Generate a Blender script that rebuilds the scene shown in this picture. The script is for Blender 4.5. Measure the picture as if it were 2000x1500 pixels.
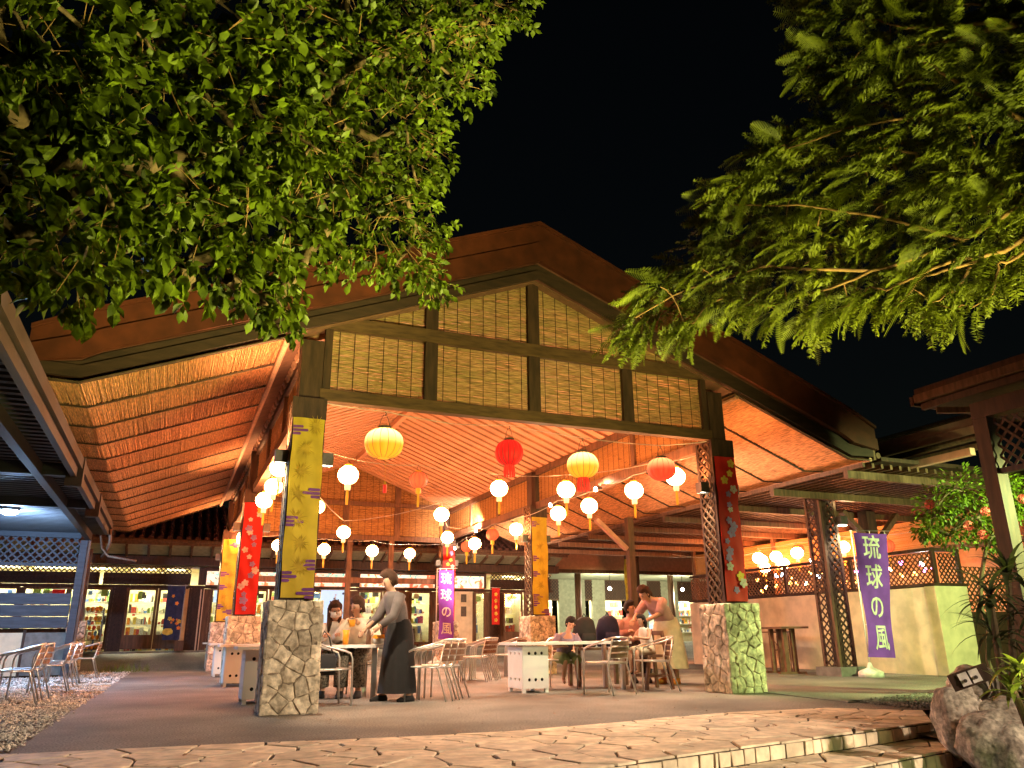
import bpy, bmesh, math, random
import numpy as np
from mathutils import Vector, Matrix, noise
random.seed(7)
rng = np.random.default_rng(11)
SC = bpy.context.scene
for _o in list(bpy.data.objects): bpy.data.objects.remove(_o)
# ------------------------------------------------------------------ camera
cam_d = bpy.data.cameras.new('camera'); cam = bpy.data.objects.new('camera', cam_d); SC.collection.objects.link(cam)
_r = Vector((0.92109, -0.38921, -0.01026)); _u = Vector((-0.11109, -0.28798, 0.95117)); _w = Vector((0.37316, 0.87498, 0.30849))
_M = Matrix((( _r.x, _u.x, -_w.x, -1.3497), (_r.y, _u.y, -_w.y, -9.9391), (_r.z, _u.z, -_w.z, 0.82), (0, 0, 0, 1)))
cam.matrix_world = _M
cam_d.sensor_width = 36; cam_d.lens = 27.27; cam_d.clip_start = .05; cam_d.clip_end = 600
SC.camera = cam
# ------------------------------------------------------------------ sky, exposure
wd = bpy.data.worlds.new('World'); SC.world = wd; wd.use_nodes = True
_nt = wd.node_tree; _bg = _nt.nodes['Background']
_sk = _nt.nodes.new('ShaderNodeTexSky'); _sk.sky_type = 'NISHITA'; _sk.sun_disc = False
_sk.sun_elevation = math.radians(4); _sk.sun_rotation = math.radians(200)
_nt.links.new(_sk.outputs[0], _bg.inputs[0]); _bg.inputs[1].default_value = 0.0009
sun_d = bpy.data.lights.new('moon_light', 'SUN'); sun_d.energy = .004; sun_d.angle = math.radians(.5); sun_d.color = (.8, .85, 1)
sun = bpy.data.objects.new('moon_light', sun_d); SC.collection.objects.link(sun); sun.rotation_euler = (math.radians(50), 0, math.radians(160))
SC.view_settings.view_transform = 'Standard'; SC.view_settings.look = 'None'; SC.view_settings.gamma = 1
SC.view_settings.exposure = 0.56; SC.view_settings.use_curve_mapping = False
SC.cycles.use_denoising = True; SC.cycles.sample_clamp_indirect = 6; SC.cycles.max_bounces = 8
SC.cycles.caustics_reflective = False; SC.cycles.caustics_refractive = False
# ------------------------------------------------------------------ light power table
PW = dict(lantern=84.0, flood=560, post=60, postin=360, up=300, pergola=800, kiosk=2000, garden2=3800, garden3=60, garden4=2100, street=5200, shop=125, corridor=330, terrace=16)

def lamp(name, kind, loc, power, color, radius=.06, target=None, angle=90, blend=.6, sx=None, sy=None):
    d = bpy.data.lights.new(name, kind); d.energy = power; d.color = color
    if kind == 'AREA':
        d.shape = 'RECTANGLE'; d.size = sx; d.size_y = sy
    else: d.shadow_soft_size = radius
    if kind == 'SPOT': d.spot_size = math.radians(angle); d.spot_blend = blend
    o = bpy.data.objects.new(name, d); SC.collection.objects.link(o); o.location = loc
    if target is not None:
        o.rotation_euler = (Vector(target) - Vector(loc)).to_track_quat('-Z', 'Y').to_euler()
    return o
# ------------------------------------------------------------------ materials
def mat(name, c, rough=.7, metal=0., var=.25, scale=8., stretch=None, bump=0., bscale=40., obj=0., c2=None, spec=.4, trans=0., speck=None):
    m = bpy.data.materials.new(name); m.use_nodes = True; nt = m.node_tree; b = nt.nodes['Principled BSDF']
    b.inputs['Roughness'].default_value = rough; b.inputs['Metallic'].default_value = metal
    b.inputs['Specular IOR Level'].default_value = spec
    tc = nt.nodes.new('ShaderNodeTexCoord'); mp = nt.nodes.new('ShaderNodeMapping')
    nt.links.new(tc.outputs['Object'], mp.inputs[0])
    if stretch: mp.inputs['Scale'].default_value = stretch
    n = nt.nodes.new('ShaderNodeTexNoise'); n.inputs['Scale'].default_value = scale; n.inputs['Detail'].default_value = 5
    nt.links.new(mp.outputs[0], n.inputs['Vector'])
    rp = nt.nodes.new('ShaderNodeValToRGB')
    lo = tuple(max(0, x * (1 - var)) for x in c); hi = tuple(min(1, x * (1 + var)) for x in (c2 or c))
    rp.color_ramp.elements[0].color = (*lo, 1); rp.color_ramp.elements[0].position = .33
    rp.color_ramp.elements[1].color = (*hi, 1); rp.color_ramp.elements[1].position = .67
    nt.links.new(n.outputs[0], rp.inputs[0]); out = rp.outputs[0]
    if speck:
        ns = nt.nodes.new('ShaderNodeTexNoise'); ns.inputs['Scale'].default_value = speck[0]; ns.inputs['Detail'].default_value = 3; nt.links.new(mp.outputs[0], ns.inputs['Vector'])
        ms = nt.nodes.new('ShaderNodeMapRange'); ms.inputs['From Min'].default_value = .35; ms.inputs['From Max'].default_value = .62; ms.inputs['To Min'].default_value = 1 - speck[1]; ms.inputs['To Max'].default_value = 1 + speck[1] * .5
        nt.links.new(ns.outputs[0], ms.inputs['Value']); hv = nt.nodes.new('ShaderNodeHueSaturation'); nt.links.new(ms.outputs[0], hv.inputs['Value']); nt.links.new(out, hv.inputs['Color']); out = hv.outputs[0]
    if obj > 0:
        oi = nt.nodes.new('ShaderNodeObjectInfo'); mr = nt.nodes.new('ShaderNodeMapRange')
        mr.inputs['To Min'].default_value = 1 - obj; mr.inputs['To Max'].default_value = 1 + obj
        nt.links.new(oi.outputs['Random'], mr.inputs['Value'])
        hs = nt.nodes.new('ShaderNodeHueSaturation'); nt.links.new(mr.outputs[0], hs.inputs['Value']); nt.links.new(out, hs.inputs['Color'])
        out = hs.outputs[0]
    nt.links.new(out, b.inputs['Base Color'])
    if bump > 0:
        n2 = nt.nodes.new('ShaderNodeTexNoise'); n2.inputs['Scale'].default_value = bscale; n2.inputs['Detail'].default_value = 6
        nt.links.new(mp.outputs[0], n2.inputs['Vector'])
        bp = nt.nodes.new('ShaderNodeBump'); bp.inputs['Strength'].default_value = bump; bp.inputs['Distance'].default_value = .01
        nt.links.new(n2.outputs[0], bp.inputs['Height']); nt.links.new(bp.outputs[0], b.inputs['Normal'])
    if trans > 0:
        tr = nt.nodes.new('ShaderNodeBsdfTranslucent'); nt.links.new(out, tr.inputs[0])
        mx = nt.nodes.new('ShaderNodeMixShader'); mx.inputs[0].default_value = trans
        o = nt.nodes['Material Output']
        nt.links.new(b.outputs[0], mx.inputs[1]); nt.links.new(tr.outputs[0], mx.inputs[2]); nt.links.new(mx.outputs[0], o.inputs[0])
    return m
def glow(name, c, s, c2=None, s2=None, z0=-.2, z1=.2):
    m = bpy.data.materials.new(name); m.use_nodes = True; nt = m.node_tree; b = nt.nodes['Principled BSDF']
    b.inputs['Base Color'].default_value = (*[min(.8, x * .6) for x in c], 1); b.inputs['Roughness'].default_value = .6
    b.inputs['Emission Color'].default_value = (*c, 1); b.inputs['Emission Strength'].default_value = s
    if c2:
        tc = nt.nodes.new('ShaderNodeTexCoord'); sx = nt.nodes.new('ShaderNodeSeparateXYZ'); mr = nt.nodes.new('ShaderNodeMapRange')
        nt.links.new(tc.outputs['Object'], sx.inputs[0]); nt.links.new(sx.outputs[2], mr.inputs['Value'])
        mr.inputs['From Min'].default_value = z0; mr.inputs['From Max'].default_value = z1; mr.interpolation_type = 'SMOOTHSTEP'
        mx = nt.nodes.new('ShaderNodeMix'); mx.data_type = 'RGBA'
        mx.inputs[6].default_value = (*[x * s for x in c], 1); mx.inputs[7].default_value = (*[x * s2 for x in c2], 1)
        nt.links.new(mr.outputs[0], mx.inputs[0]); nt.links.new(mx.outputs[2], b.inputs['Emission Color']); b.inputs['Emission Strength'].default_value = 1
    return m
M = {}
M['timber'] = mat('dark_timber', (.048, .022, .013), .65, var=.4, scale=3, stretch=(6, 6, 1), bump=.3, bscale=12)
M['timber2'] = mat('brown_timber', (.12, .062, .035), .65, var=.35, scale=3, stretch=(6, 6, 1), bump=.3, bscale=12)
M['olive'] = mat('weathered_beam', (.095, .047, .020), .7, var=.35, scale=4, stretch=(1, 6, 6), bump=.3, bscale=14)
M['timberx'] = mat('dark_timber_board', (.036, .017, .010), .7, var=.3, scale=3, stretch=(1, 5, 5), bump=.2)
M['blindF'] = mat('pale_bamboo', (.25, .155, .06), .6, var=.5, scale=16, stretch=(.4, 4, 9), c2=(.44, .30, .13), trans=.25)
M['pergbeam'] = mat('pergola_beam', (.035, .022, .018), .6, var=.3, scale=3, stretch=(5, 1, 5))
M['fascia'] = mat('painted_fascia', (.078, .017, .007), .55, var=.34, scale=1.2, speck=(5, .25), bump=.08, bscale=20)
M['reed'] = mat('reed', (.58, .30, .14), .8, var=.55, scale=14, stretch=(6, .5, 6), bump=.2, bscale=60, obj=.12)
M['reedline'] = mat('batten_dark', (.075, .045, .025), .8, var=.3)
M['blind'] = mat('bamboo', (.38, .185, .055), .6, var=.45, scale=20, stretch=(.5, 4, 8), c2=(.50, .28, .10), trans=.28)
M['string'] = mat('dark_string', (.03, .02, .015), .9)
M['rafter'] = mat('cedar_rafter', (.48, .26, .16), .6, var=.18, scale=3, stretch=(1, 8, 1), obj=.08, bump=.15)
M['ceil'] = mat('ceiling_board', (.16, .075, .045), .8, var=.2)  # darker than the rafters, standing in for the shadow stripes between them
M['stone'] = mat('coral_limestone', (.62, .50, .35), .92, var=.35, scale=7, bump=1.0, bscale=24, obj=.28, c2=(.68, .58, .44), speck=(16, .4))
M['mortar'] = mat('dark_mortar', (.24, .19, .14), .95, var=.3, bump=.6)
M['flag'] = mat('flagstone', (.74, .60, .45), .75, var=.20, scale=3.0, bump=.3, bscale=25, obj=.16, speck=(9, .22))
M['joint'] = mat('paving_joint', (.07, .055, .042), .95, var=.3, scale=20, bump=.4)
M['asphalt'] = mat('asphalt', (.21, .185, .162), .85, var=.36, scale=.7, bump=.6, bscale=110, speck=(55, .55))
M['gravel'] = mat('gravel_stone', (.66, .66, .66), .85, var=.35, scale=2.2, c2=(.66, .60, .52), speck=(26, .5))
M['gravel2'] = mat('dull_gravel', (.22, .20, .17), .9, var=.4, scale=3, speck=(26, .5))
M['soil'] = mat('soil', (.06, .045, .03), .95, var=.4, bump=.6)
M['alu'] = mat('aluminium', (.72, .71, .69), .28, metal=.9, var=.05)
M['slat'] = mat('chair_slat', (.16, .08, .045), .5, var=.3)
M['white'] = mat('white_laminate', (.82, .80, .77), .45, var=.06, scale=3)
M['hole'] = mat('dark_hole', (.012, .010, .009), .9)
M['cream'] = mat('cream_plaster', (.68, .54, .37), .85, var=.13, scale=1.3, speck=(4, .14), bump=.2, bscale=30)
M['yellow'] = mat('yellow_cloth', (.62, .43, .035), .75, var=.22, scale=2.5, trans=.15)
M['red'] = mat('red_cloth', (.60, .018, .012), .7, var=.15, scale=3, trans=.15)
M['purple'] = mat('purple_cloth', (.22, .06, .52), .8, var=.18, scale=3)
M['violet_print'] = mat('violet_print', (.18, .05, .22), .8)
M['olive_print'] = mat('olive_print', (.45, .29, .022), .8)
M['pale_print'] = mat('pale_print', (.60, .45, .42), .8)
M['lav_print'] = mat('lavender_print', (.30, .17, .38), .8)
M['yel_print'] = mat('yellow_print', (.65, .42, .06), .8)
M['textw'] = mat('white_print', (.78, .72, .70), .8)
M['navy'] = mat('navy_cloth', (.030, .032, .085), .8)
M['orange'] = mat('orange_print', (.75, .22, .02), .7)
M['concrete'] = mat('concrete', (.17, .16, .145), .9, var=.2, bump=.3)
M['plastic'] = mat('white_plastic', (.66, .63, .58), .5)
M['metaldark'] = mat('dark_metal', (.10, .085, .075), .45, metal=.4)
M['galv'] = mat('grey_pipe', (.42, .40, .37), .5, metal=.3)
M['blueplank'] = mat('grey_blue_plank', (.05, .054, .066), .7, var=.2, scale=3, stretch=(1, 6, 6), bump=.2, obj=.1)
M['perg'] = mat('pergola_slat', (.035, .036, .042), .6, var=.3, scale=3, stretch=(1, 6, 6), obj=.15)
M['tile'] = mat('red_roof_tile', (.115, .042, .030), .7, var=.3, scale=6, bump=.3, obj=.1)
M['salmon'] = mat('salmon_board', (.62, .34, .25), .6, var=.1)
M['greenceil'] = mat('pale_slat', (.30, .30, .21), .7, var=.15, obj=.1)
M['shopwall'] = mat('shop_back_wall', (.75, .68, .45), .8, var=.1)
M['bark'] = mat('bark', (.10, .065, .035), .9, var=.4, scale=12, bump=.6, bscale=40)
M['twig'] = mat('orange_twig', (.20, .11, .04), .8, var=.3, scale=10)
M['leafA'] = mat('broad_leaf', (.068, .112, .004), .55, var=.65, scale=4.5, c2=(.10, .145, .006), obj=.3, trans=.3, spec=.3)
M['leafB'] = mat('feather_leaf', (.088, .118, .004), .6, var=.4, scale=1.6, c2=(.125, .15, .005), obj=.25, trans=.3)
M['leafC'] = mat('blade_leaf', (.045, .055, .020), .45, var=.4, scale=5, obj=.3)
M['leafD'] = mat('ginger_leaf', (.17, .22, .035), .4, var=.35, scale=6, obj=.2, trans=.2)
M['petal'] = mat('pink_petal', (.65, .10, .09), .6, var=.2)
M['rock'] = mat('pitted_rock', (.46, .38, .31), .92, var=.35, scale=5, bump=1.0, bscale=30, c2=(.52, .45, .38), obj=.12, speck=(24, .5))
M['glass'] = None
def glass():
    m = bpy.data.materials.new('window_glass'); m.use_nodes = True; nt = m.node_tree
    t = nt.nodes.new('ShaderNodeBsdfTransparent'); g = nt.nodes.new('ShaderNodeBsdfGlossy'); g.inputs['Roughness'].default_value = .04
    t.inputs[0].default_value = (.9, .93, .9, 1)
    mx = nt.nodes.new('ShaderNodeMixShader'); mx.inputs[0].default_value = .07
    nt.links.new(t.outputs[0], mx.inputs[1]); nt.links.new(g.outputs[0], mx.inputs[2]); nt.links.new(mx.outputs[0], nt.nodes['Material Output'].inputs[0])
    return m
M['glass'] = glass()
WARM = (1, .40, .16)
M['lanW'] = glow('lit_white_lantern', (1, .34, .115), PW['lantern'])
M['lanR'] = glow('red_lantern', (1, .10, .03), 1.0)  # red lanterns unlit in the hall; their faint glow is put into the colour
M['bigY'] = glow('big_yellow_lantern', (1, .33, .015), .85, (1, .55, .16), 3.8, -.06, .16)
M['bigR'] = glow('big_red_lantern', (.75, .006, .006), .55, (.9, .02, .012), .85, -.1, .2)
M['bigO'] = glow('big_orange_lantern', (1, .06, .02), .75, (1, .30, .10), 2.2, -.05, .16)
M['neck'] = glow('lit_lantern_neck', (1, .60, .30), .8)
M['tassel'] = glow('yellow_tassel', (.85, .38, .02), .45)
M['rtassel'] = glow('red_tassel', (.8, .03, .015), .5)
M['bulbW'] = glow('white_bulb', (1, .92, .85), 60)
M['bulbB'] = glow('blue_white_bulb', (.55, .80, 1), 30)
M['bulbP'] = glow('pink_bulb', (1, .2, .7), 12)
M['bulbO'] = glow('amber_bulb', (1, .4, .08), 12)
M['shoplight'] = glow('shop_light', (1, .95, .62), 5)
M['postglass'] = glow('post_light_glass', (1, .95, .70), 9)
M['kioskglass'] = glow('kiosk_tube_light', (.75, 1, .55), 12)
M['bluelit'] = glow('lit_blue_panel', (.45, .65, .85), .8)  # glow put into curtain, poster and room wall, which are no lamps
M['sign'] = None
def signmat():
    m = bpy.data.materials.new('flowered_backlit_sign'); m.use_nodes = True; nt = m.node_tree; b = nt.nodes['Principled BSDF']
    tc = nt.nodes.new('ShaderNodeTexCoord'); v = nt.nodes.new('ShaderNodeTexNoise'); v.inputs['Scale'].default_value = 3.2; v.inputs['Detail'].default_value = 2; v.inputs['Distortion'].default_value = 1.2
    nt.links.new(tc.outputs['Object'], v.inputs['Vector'])
    r = nt.nodes.new('ShaderNodeValToRGB'); e = r.color_ramp.elements
    e[0].position = .3; e[0].color = (.12, .55, .50, 1); e[1].position = .42; e[1].color = (.85, .78, .62, 1)
    for p_, c_ in ((.52, (.9, .75, .6, 1)), (.58, (.95, .25, .08, 1)), (.7, (.85, .12, .08, 1))):
        q = e.new(p_); q.color = c_
    nt.links.new(v.outputs[0], r.inputs[0]); nt.links.new(r.outputs[0], b.inputs['Base Color']); nt.links.new(r.outputs[0], b.inputs['Emission Color'])
    b.inputs['Emission Strength'].default_value = .75
    return m
M['sign'] = signmat()
GC = [mat('goods_%s' % n, c, .6, var=.3, scale=30) for n, c in (('white', (.7, .68, .6)), ('orange', (.75, .3, .04)), ('blue', (.10, .22, .55)), ('green', (.25, .40, .12)), ('red', (.55, .08, .06)), ('dark', (.06, .05, .05)), ('yellow', (.75, .55, .1)))]
SKIN = mat('skin', (.56, .32, .21), .55, var=.06)
# ------------------------------------------------------------------ objects
def wloc(o):
    v = Vector((0, 0, 0))
    while o: v += o.location; o = o.parent
    return v
def link(o, parent=None):
    SC.collection.objects.link(o)
    if parent: o.parent = parent
    return o
def tag(o, label=None, cat=None, group=None, kind=None):
    if label: o['label'] = label
    if cat: o['category'] = cat
    if group: o['group'] = group
    if kind: o['kind'] = kind
    return o
def thing(name, label, cat, loc=(0, 0, 0), group=None):
    o = bpy.data.objects.new(name, None); o.empty_display_size = .1; link(o); o.location = loc
    return tag(o, label, cat, group)
def dup(o, loc=None, rz=None, label=None, group=None, parent=None):
    c = o.copy(); link(c, parent)
    if parent is None:
        if loc is not None: c.location = loc
        if rz is not None: c.rotation_euler = (0, 0, rz)
        if label: c['label'] = label
        if group: c['group'] = group
    for ch in list(o.children): dup(ch, parent=c)
    return c
class B:
    """collects shapes and links them as one mesh object"""
    def __init__(s): s.v = []; s.f = []; s.m = []; s.cur = 0
    def add(s, vs, fs, mi=None):
        n = len(s.v); s.v += [tuple(x) for x in vs]; s.f += [tuple(i + n for i in f) for f in fs]; s.m += [s.cur if mi is None else mi] * len(fs); return s
    def box(s, a, b, mi=None):
        x0, y0, z0 = a; x1, y1, z1 = b
        return s.add([(x0, y0, z0), (x1, y0, z0), (x1, y1, z0), (x0, y1, z0), (x0, y0, z1), (x1, y0, z1), (x1, y1, z1), (x0, y1, z1)],
                     [(0, 3, 2, 1), (4, 5, 6, 7), (0, 1, 5, 4), (1, 2, 6, 5), (2, 3, 7, 6), (3, 0, 4, 7)], mi)
    def cbox(s, c, d, mi=None): return s.box([c[i] - d[i] / 2 for i in range(3)], [c[i] + d[i] / 2 for i in range(3)], mi)
    def bar(s, p, q, w, h, up=(0, 0, 1), mi=None):
        p = Vector(p); q = Vector(q); d = (q - p).normalized(); u = Vector(up)
        sd = d.cross(u)
        if sd.length < 1e-4: sd = d.cross(Vector((1, 0, 0)))
        sd.normalize(); u = sd.cross(d)
        vs = [e + sd * a * w / 2 + u * b * h / 2 for e in (p, q) for a, b in ((-1, -1), (1, -1), (1, 1), (-1, 1))]
        return s.add(vs, [(3, 2, 1, 0), (4, 5, 6, 7), (0, 1, 5, 4), (1, 2, 6, 5), (2, 3, 7, 6), (3, 0, 4, 7)], mi)
    def tube(s, pts, r, n=8, mi=None, cap=True):
        pts = [Vector(p) for p in pts]; rs = r if isinstance(r, (list, tuple)) else [r] * len(pts)
        vs = []; fs = []; ref = None
        for i, p in enumerate(pts):
            d = (pts[min(i + 1, len(pts) - 1)] - pts[max(i - 1, 0)])
            d = d.normalized() if d.length > 1e-9 else Vector((0, 0, 1))
            if ref is None: ref = Vector((0, 0, 1)) if abs(d.z) < .9 else Vector((1, 0, 0))
            a = (ref - d * ref.dot(d)); a = a.normalized() if a.length > 1e-6 else d.orthogonal().normalized()
            ref = a; b = d.cross(a)
            for k in range(n):
                t = 2 * math.pi * k / n; vs.append(p + (a * math.cos(t) + b * math.sin(t)) * rs[i])
        for i in range(len(pts) - 1):
            for k in range(n):
                k2 = (k + 1) % n; fs.append((i * n + k, i * n + k2, (i + 1) * n + k2, (i + 1) * n + k))
        if cap: fs += [tuple(range(n))[::-1], tuple((len(pts) - 1) * n + k for k in range(n))]
        return s.add(vs, fs, mi)
    def loft(s, rings, n=16, mi=None, cap=True):
        """rings: (cx,cy,cz,rx,ry)"""
        vs = []; fs = []
        for (cx, cy, cz, rx, ry) in rings:
            for k in range(n):
                t = 2 * math.pi * k / n; vs.append((cx + rx * math.cos(t), cy + ry * math.sin(t), cz))
        for i in range(len(rings) - 1):
            for k in range(n):
                k2 = (k + 1) % n; fs.append((i * n + k, i * n + k2, (i + 1) * n + k2, (i + 1) * n + k))
        if cap: fs += [tuple(range(n))[::-1], tuple((len(rings) - 1) * n + k for k in range(n))]
        return s.add(vs, fs, mi)
    def ell(s, c, r, nu=12, nv=8, mi=None):
        return s.loft([(c[0], c[1], c[2] - r[2] * math.cos(math.pi * (i + .02) / (nv + .04)), max(1e-4, r[0] * math.sin(math.pi * (i + .02) / (nv + .04))), max(1e-4, r[1] * math.sin(math.pi * (i + .02) / (nv + .04)))) for i in range(nv + 1)], nu, mi)
    def prism(s, poly, y0, y1, mi=None):
        """polygon in x,z swept along y"""
        n = len(poly); vs = [(x, y0, z) for x, z in poly] + [(x, y1, z) for x, z in poly]
        return s.add(vs, [tuple(range(n)), tuple(range(2 * n - 1, n - 1, -1))] + [(i, i + n, (i + 1) % n + n, (i + 1) % n) for i in range(n)], mi)
    def build(s, name, mats, parent=None, smooth=False, kind=None, org=None):
        me = bpy.data.meshes.new(name); off = wloc(parent) if parent else Vector(org or (0, 0, 0))
        vv = np.array(s.v, dtype=np.float32).reshape(-1, 3) - np.array(off, dtype=np.float32)
        me.from_pydata(vv.tolist(), [], s.f)
        mats = mats if isinstance(mats, (list, tuple)) else [mats]
        for m_ in mats: me.materials.append(M[m_] if isinstance(m_, str) else m_)
        if len(mats) > 1: me.polygons.foreach_set('material_index', np.array(s.m, dtype=np.int32))
        if smooth: me.polygons.foreach_set('use_smooth', np.ones(len(s.f), dtype=bool))
        o = bpy.data.objects.new(name, me); link(o, parent)
        if org is not None and parent is None: o.location = org
        if kind: o['kind'] = kind
        return o
def inst(o, parent, loc, rot=(0, 0, 0), scale=None):
    c = o.copy(); link(c, parent); c.location = loc; c.rotation_euler = rot
    if scale is not None: c.scale = scale
    return c
def clip(poly, n, d):
    """keep the side n.p <= d of a convex polygon"""
    out = []
    for i in range(len(poly)):
        a = poly[i]; b = poly[(i + 1) % len(poly)]
        da = a[0] * n[0] + a[1] * n[1] - d; db = b[0] * n[0] + b[1] * n[1] - d
        if da <= 0: out.append(a)
        if (da < 0 < db) or (db < 0 < da):
            t = da / (da - db); out.append((a[0] + (b[0] - a[0]) * t, a[1] + (b[1] - a[1]) * t))
    return out
def voronoi(region, seeds, gap):
    cells = []
    for i, p in enumerate(seeds):
        c = list(region)
        for j, q in enumerate(seeds):
            if i == j: continue
            n = (q[0] - p[0], q[1] - p[1]); L = math.hypot(*n)
            if L > 2.2 and len(c) > 3 : continue
            n = (n[0] / L, n[1] / L); mid = ((p[0] + q[0]) / 2, (p[1] + q[1]) / 2)
            c = clip(c, n, n[0] * mid[0] + n[1] * mid[1] - gap / 2)
            if len(c) < 3: break
        if len(c) >= 3: cells.append(c)
    return cells
def scatter_seeds(region, dmin, tries=4000, ax=1., ay=1., vary=(.75, 1.25)):
    xs = [p[0] for p in region]; ys = [p[1] for p in region]; out = []
    for _ in range(tries):
        p = (random.uniform(min(xs), max(xs)), random.uniform(min(ys), max(ys)))
        s = 0; ok = True
        for i in range(len(region)):
            a = region[i]; b = region[(i + 1) % len(region)]
            if (b[0] - a[0]) * (p[1] - a[1]) - (b[1] - a[1]) * (p[0] - a[0]) < 0: ok = False; break
        if not ok: continue
        dm = dmin * random.uniform(*vary)
        if all(math.hypot((p[0] - q[0]) / ax, (p[1] - q[1]) / ay) > dm for q in out): out.append(p)
    return out
def slab_stone(poly, th, bev, dome=0., jit=0., rnd=0.):
    """an irregular flat stone: outline, bevelled shoulder, slightly domed top; local x,y,z"""
    n = len(poly); cx = sum(p[0] for p in poly) / n; cy = sum(p[1] for p in poly) / n
    if rnd > 0: poly = [q for i in range(n) for q in ((poly[i - 1][0] * rnd + poly[i][0] * (1 - rnd), poly[i - 1][1] * rnd + poly[i][1] * (1 - rnd)), (poly[(i + 1) % n][0] * rnd + poly[i][0] * (1 - rnd), poly[(i + 1) % n][1] * rnd + poly[i][1] * (1 - rnd)))]; n = len(poly)
    # split long edges so that the outline is not ruler straight
    pts = []
    for i in range(n):
        a = poly[i]; b = poly[(i + 1) % n]; L = math.hypot(b[0] - a[0], b[1] - a[1]); pts.append(a)
        if L > .05:
            k = .5 + random.uniform(-.15, .15); off = random.uniform(-.4, 1) * jit
            mx = a[0] + (b[0] - a[0]) * k; my = a[1] + (b[1] - a[1]) * k
            pts.append((mx + (cx - mx) * off, my + (cy - my) * off))
    n = len(pts)
    def sh(f, z): return [(cx + (x - cx) * f, cy + (y - cy) * f, z) for x, y in pts]
    r = max(.02, sum(math.hypot(x - cx, y - cy) for x, y in pts) / n); f = max(.5, 1 - bev / r)
    vs = sh(1, 0) + sh(1, th - bev) + sh(f, th) + [(cx, cy, th + dome)]
    fs = [(i, (i + 1) % n, n + (i + 1) % n, n + i) for i in range(n)] + [(n + i, n + (i + 1) % n, 2 * n + (i + 1) % n, 2 * n + i) for i in range(n)]
    fs += [(2 * n + i, 2 * n + (i + 1) % n, 3 * n) for i in range(n)]
    return vs, fs
def lattice(b, a, ux, uz, w, h, step=.09, sw=.026, th=.008, mi=None):
    """diagonal strips in the rectangle at corner a spanned by unit vectors ux (w) and uz (h); two layers"""
    a = Vector(a); ux = Vector(ux); uz = Vector(uz); nn = ux.cross(uz)
    rect = [(0, 0), (w, 0), (w, h), (0, h)]
    for lay, sg in ((0, 1), (1, -1)):
        n = (math.sqrt(.5), -sg * math.sqrt(.5)); vals = [p[0] * n[0] + p[1] * n[1] for p in rect]
        d = math.floor(min(vals) / step) * step
        while d < max(vals):
            c = clip(clip(rect, n, d + sw / 2), (-n[0], -n[1]), -(d - sw / 2))
            if len(c) >= 3:
                lo = nn * (lay * th); k = len(c)
                vs = [a + ux * x + uz * z + lo for x, z in c] + [a + ux * x + uz * z + lo + nn * th * .98 for x, z in c]
                b.add(vs, [tuple(range(k))[::-1], tuple(range(k, 2 * k))] + [(i, (i + 1) % k, (i + 1) % k + k, i + k) for i in range(k)], mi)
            d += step
def text_mesh(s, size, vertical=False):
    cu = bpy.data.curves.new('txt', 'FONT'); cu.size = size; cu.align_x = 'CENTER'; cu.align_y = 'CENTER'; cu.extrude = .002; cu.resolution_u = 3; cu.offset = size * .012
    cu.body = '\n'.join(s) if vertical else s
    if vertical: cu.space_line = 1.12
    o = bpy.data.objects.new('txt', cu); SC.collection.objects.link(o)
    dg = bpy.context.evaluated_depsgraph_get(); me = bpy.data.meshes.new_from_object(o.evaluated_get(dg))
    vs = [tuple(v.co) for v in me.vertices]; fs = [tuple(p.vertices) for p in me.polygons]
    bpy.data.objects.remove(o); bpy.data.curves.remove(cu); bpy.data.meshes.remove(me)
    return vs, fs
# ================================================================== GROUND
W = 6.4; XC = 3.2; YB = 13.57; ROWS = (0.0, 6.92, 13.57)
def gz(y): 
    t = min(1, max(0, (y - 15) / 2.4)); return .42 * t
def struct(o): o['kind'] = 'structure'; return o
b = B(); b.add([(-250, -250, -.275), (250, -250, -.275), (250, 250, -.275), (-250, 250, -.275)], [(0, 1, 2, 3)]); struct(b.build('ground', 'soil'))
BACK = [(-4.5, -2.2), (1.5, -2.93), (4.2, -2.45), (5.65, -2.5), (6.35, -3.25)]
b = B()
front = [(-40, -2.2)] + BACK + [(60, -3.25)]
n = len(front)
b.add([(x, y, 0) for x, y in front] + [(60, 15, 0), (-40, 15, 0)], [tuple(range(n + 2))])
b.add([(-40, 15, 0), (60, 15, 0), (60, 17.4, .42), (-40, 17.4, .42)], [(0, 1, 2, 3)])
b.add([(-40, 17.4, .42), (60, 17.4, .42), (60, 90, .42), (-40, 90, .42)], [(0, 1, 2, 3)])
struct(b.build('asphalt_floor', 'asphalt'))
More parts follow.
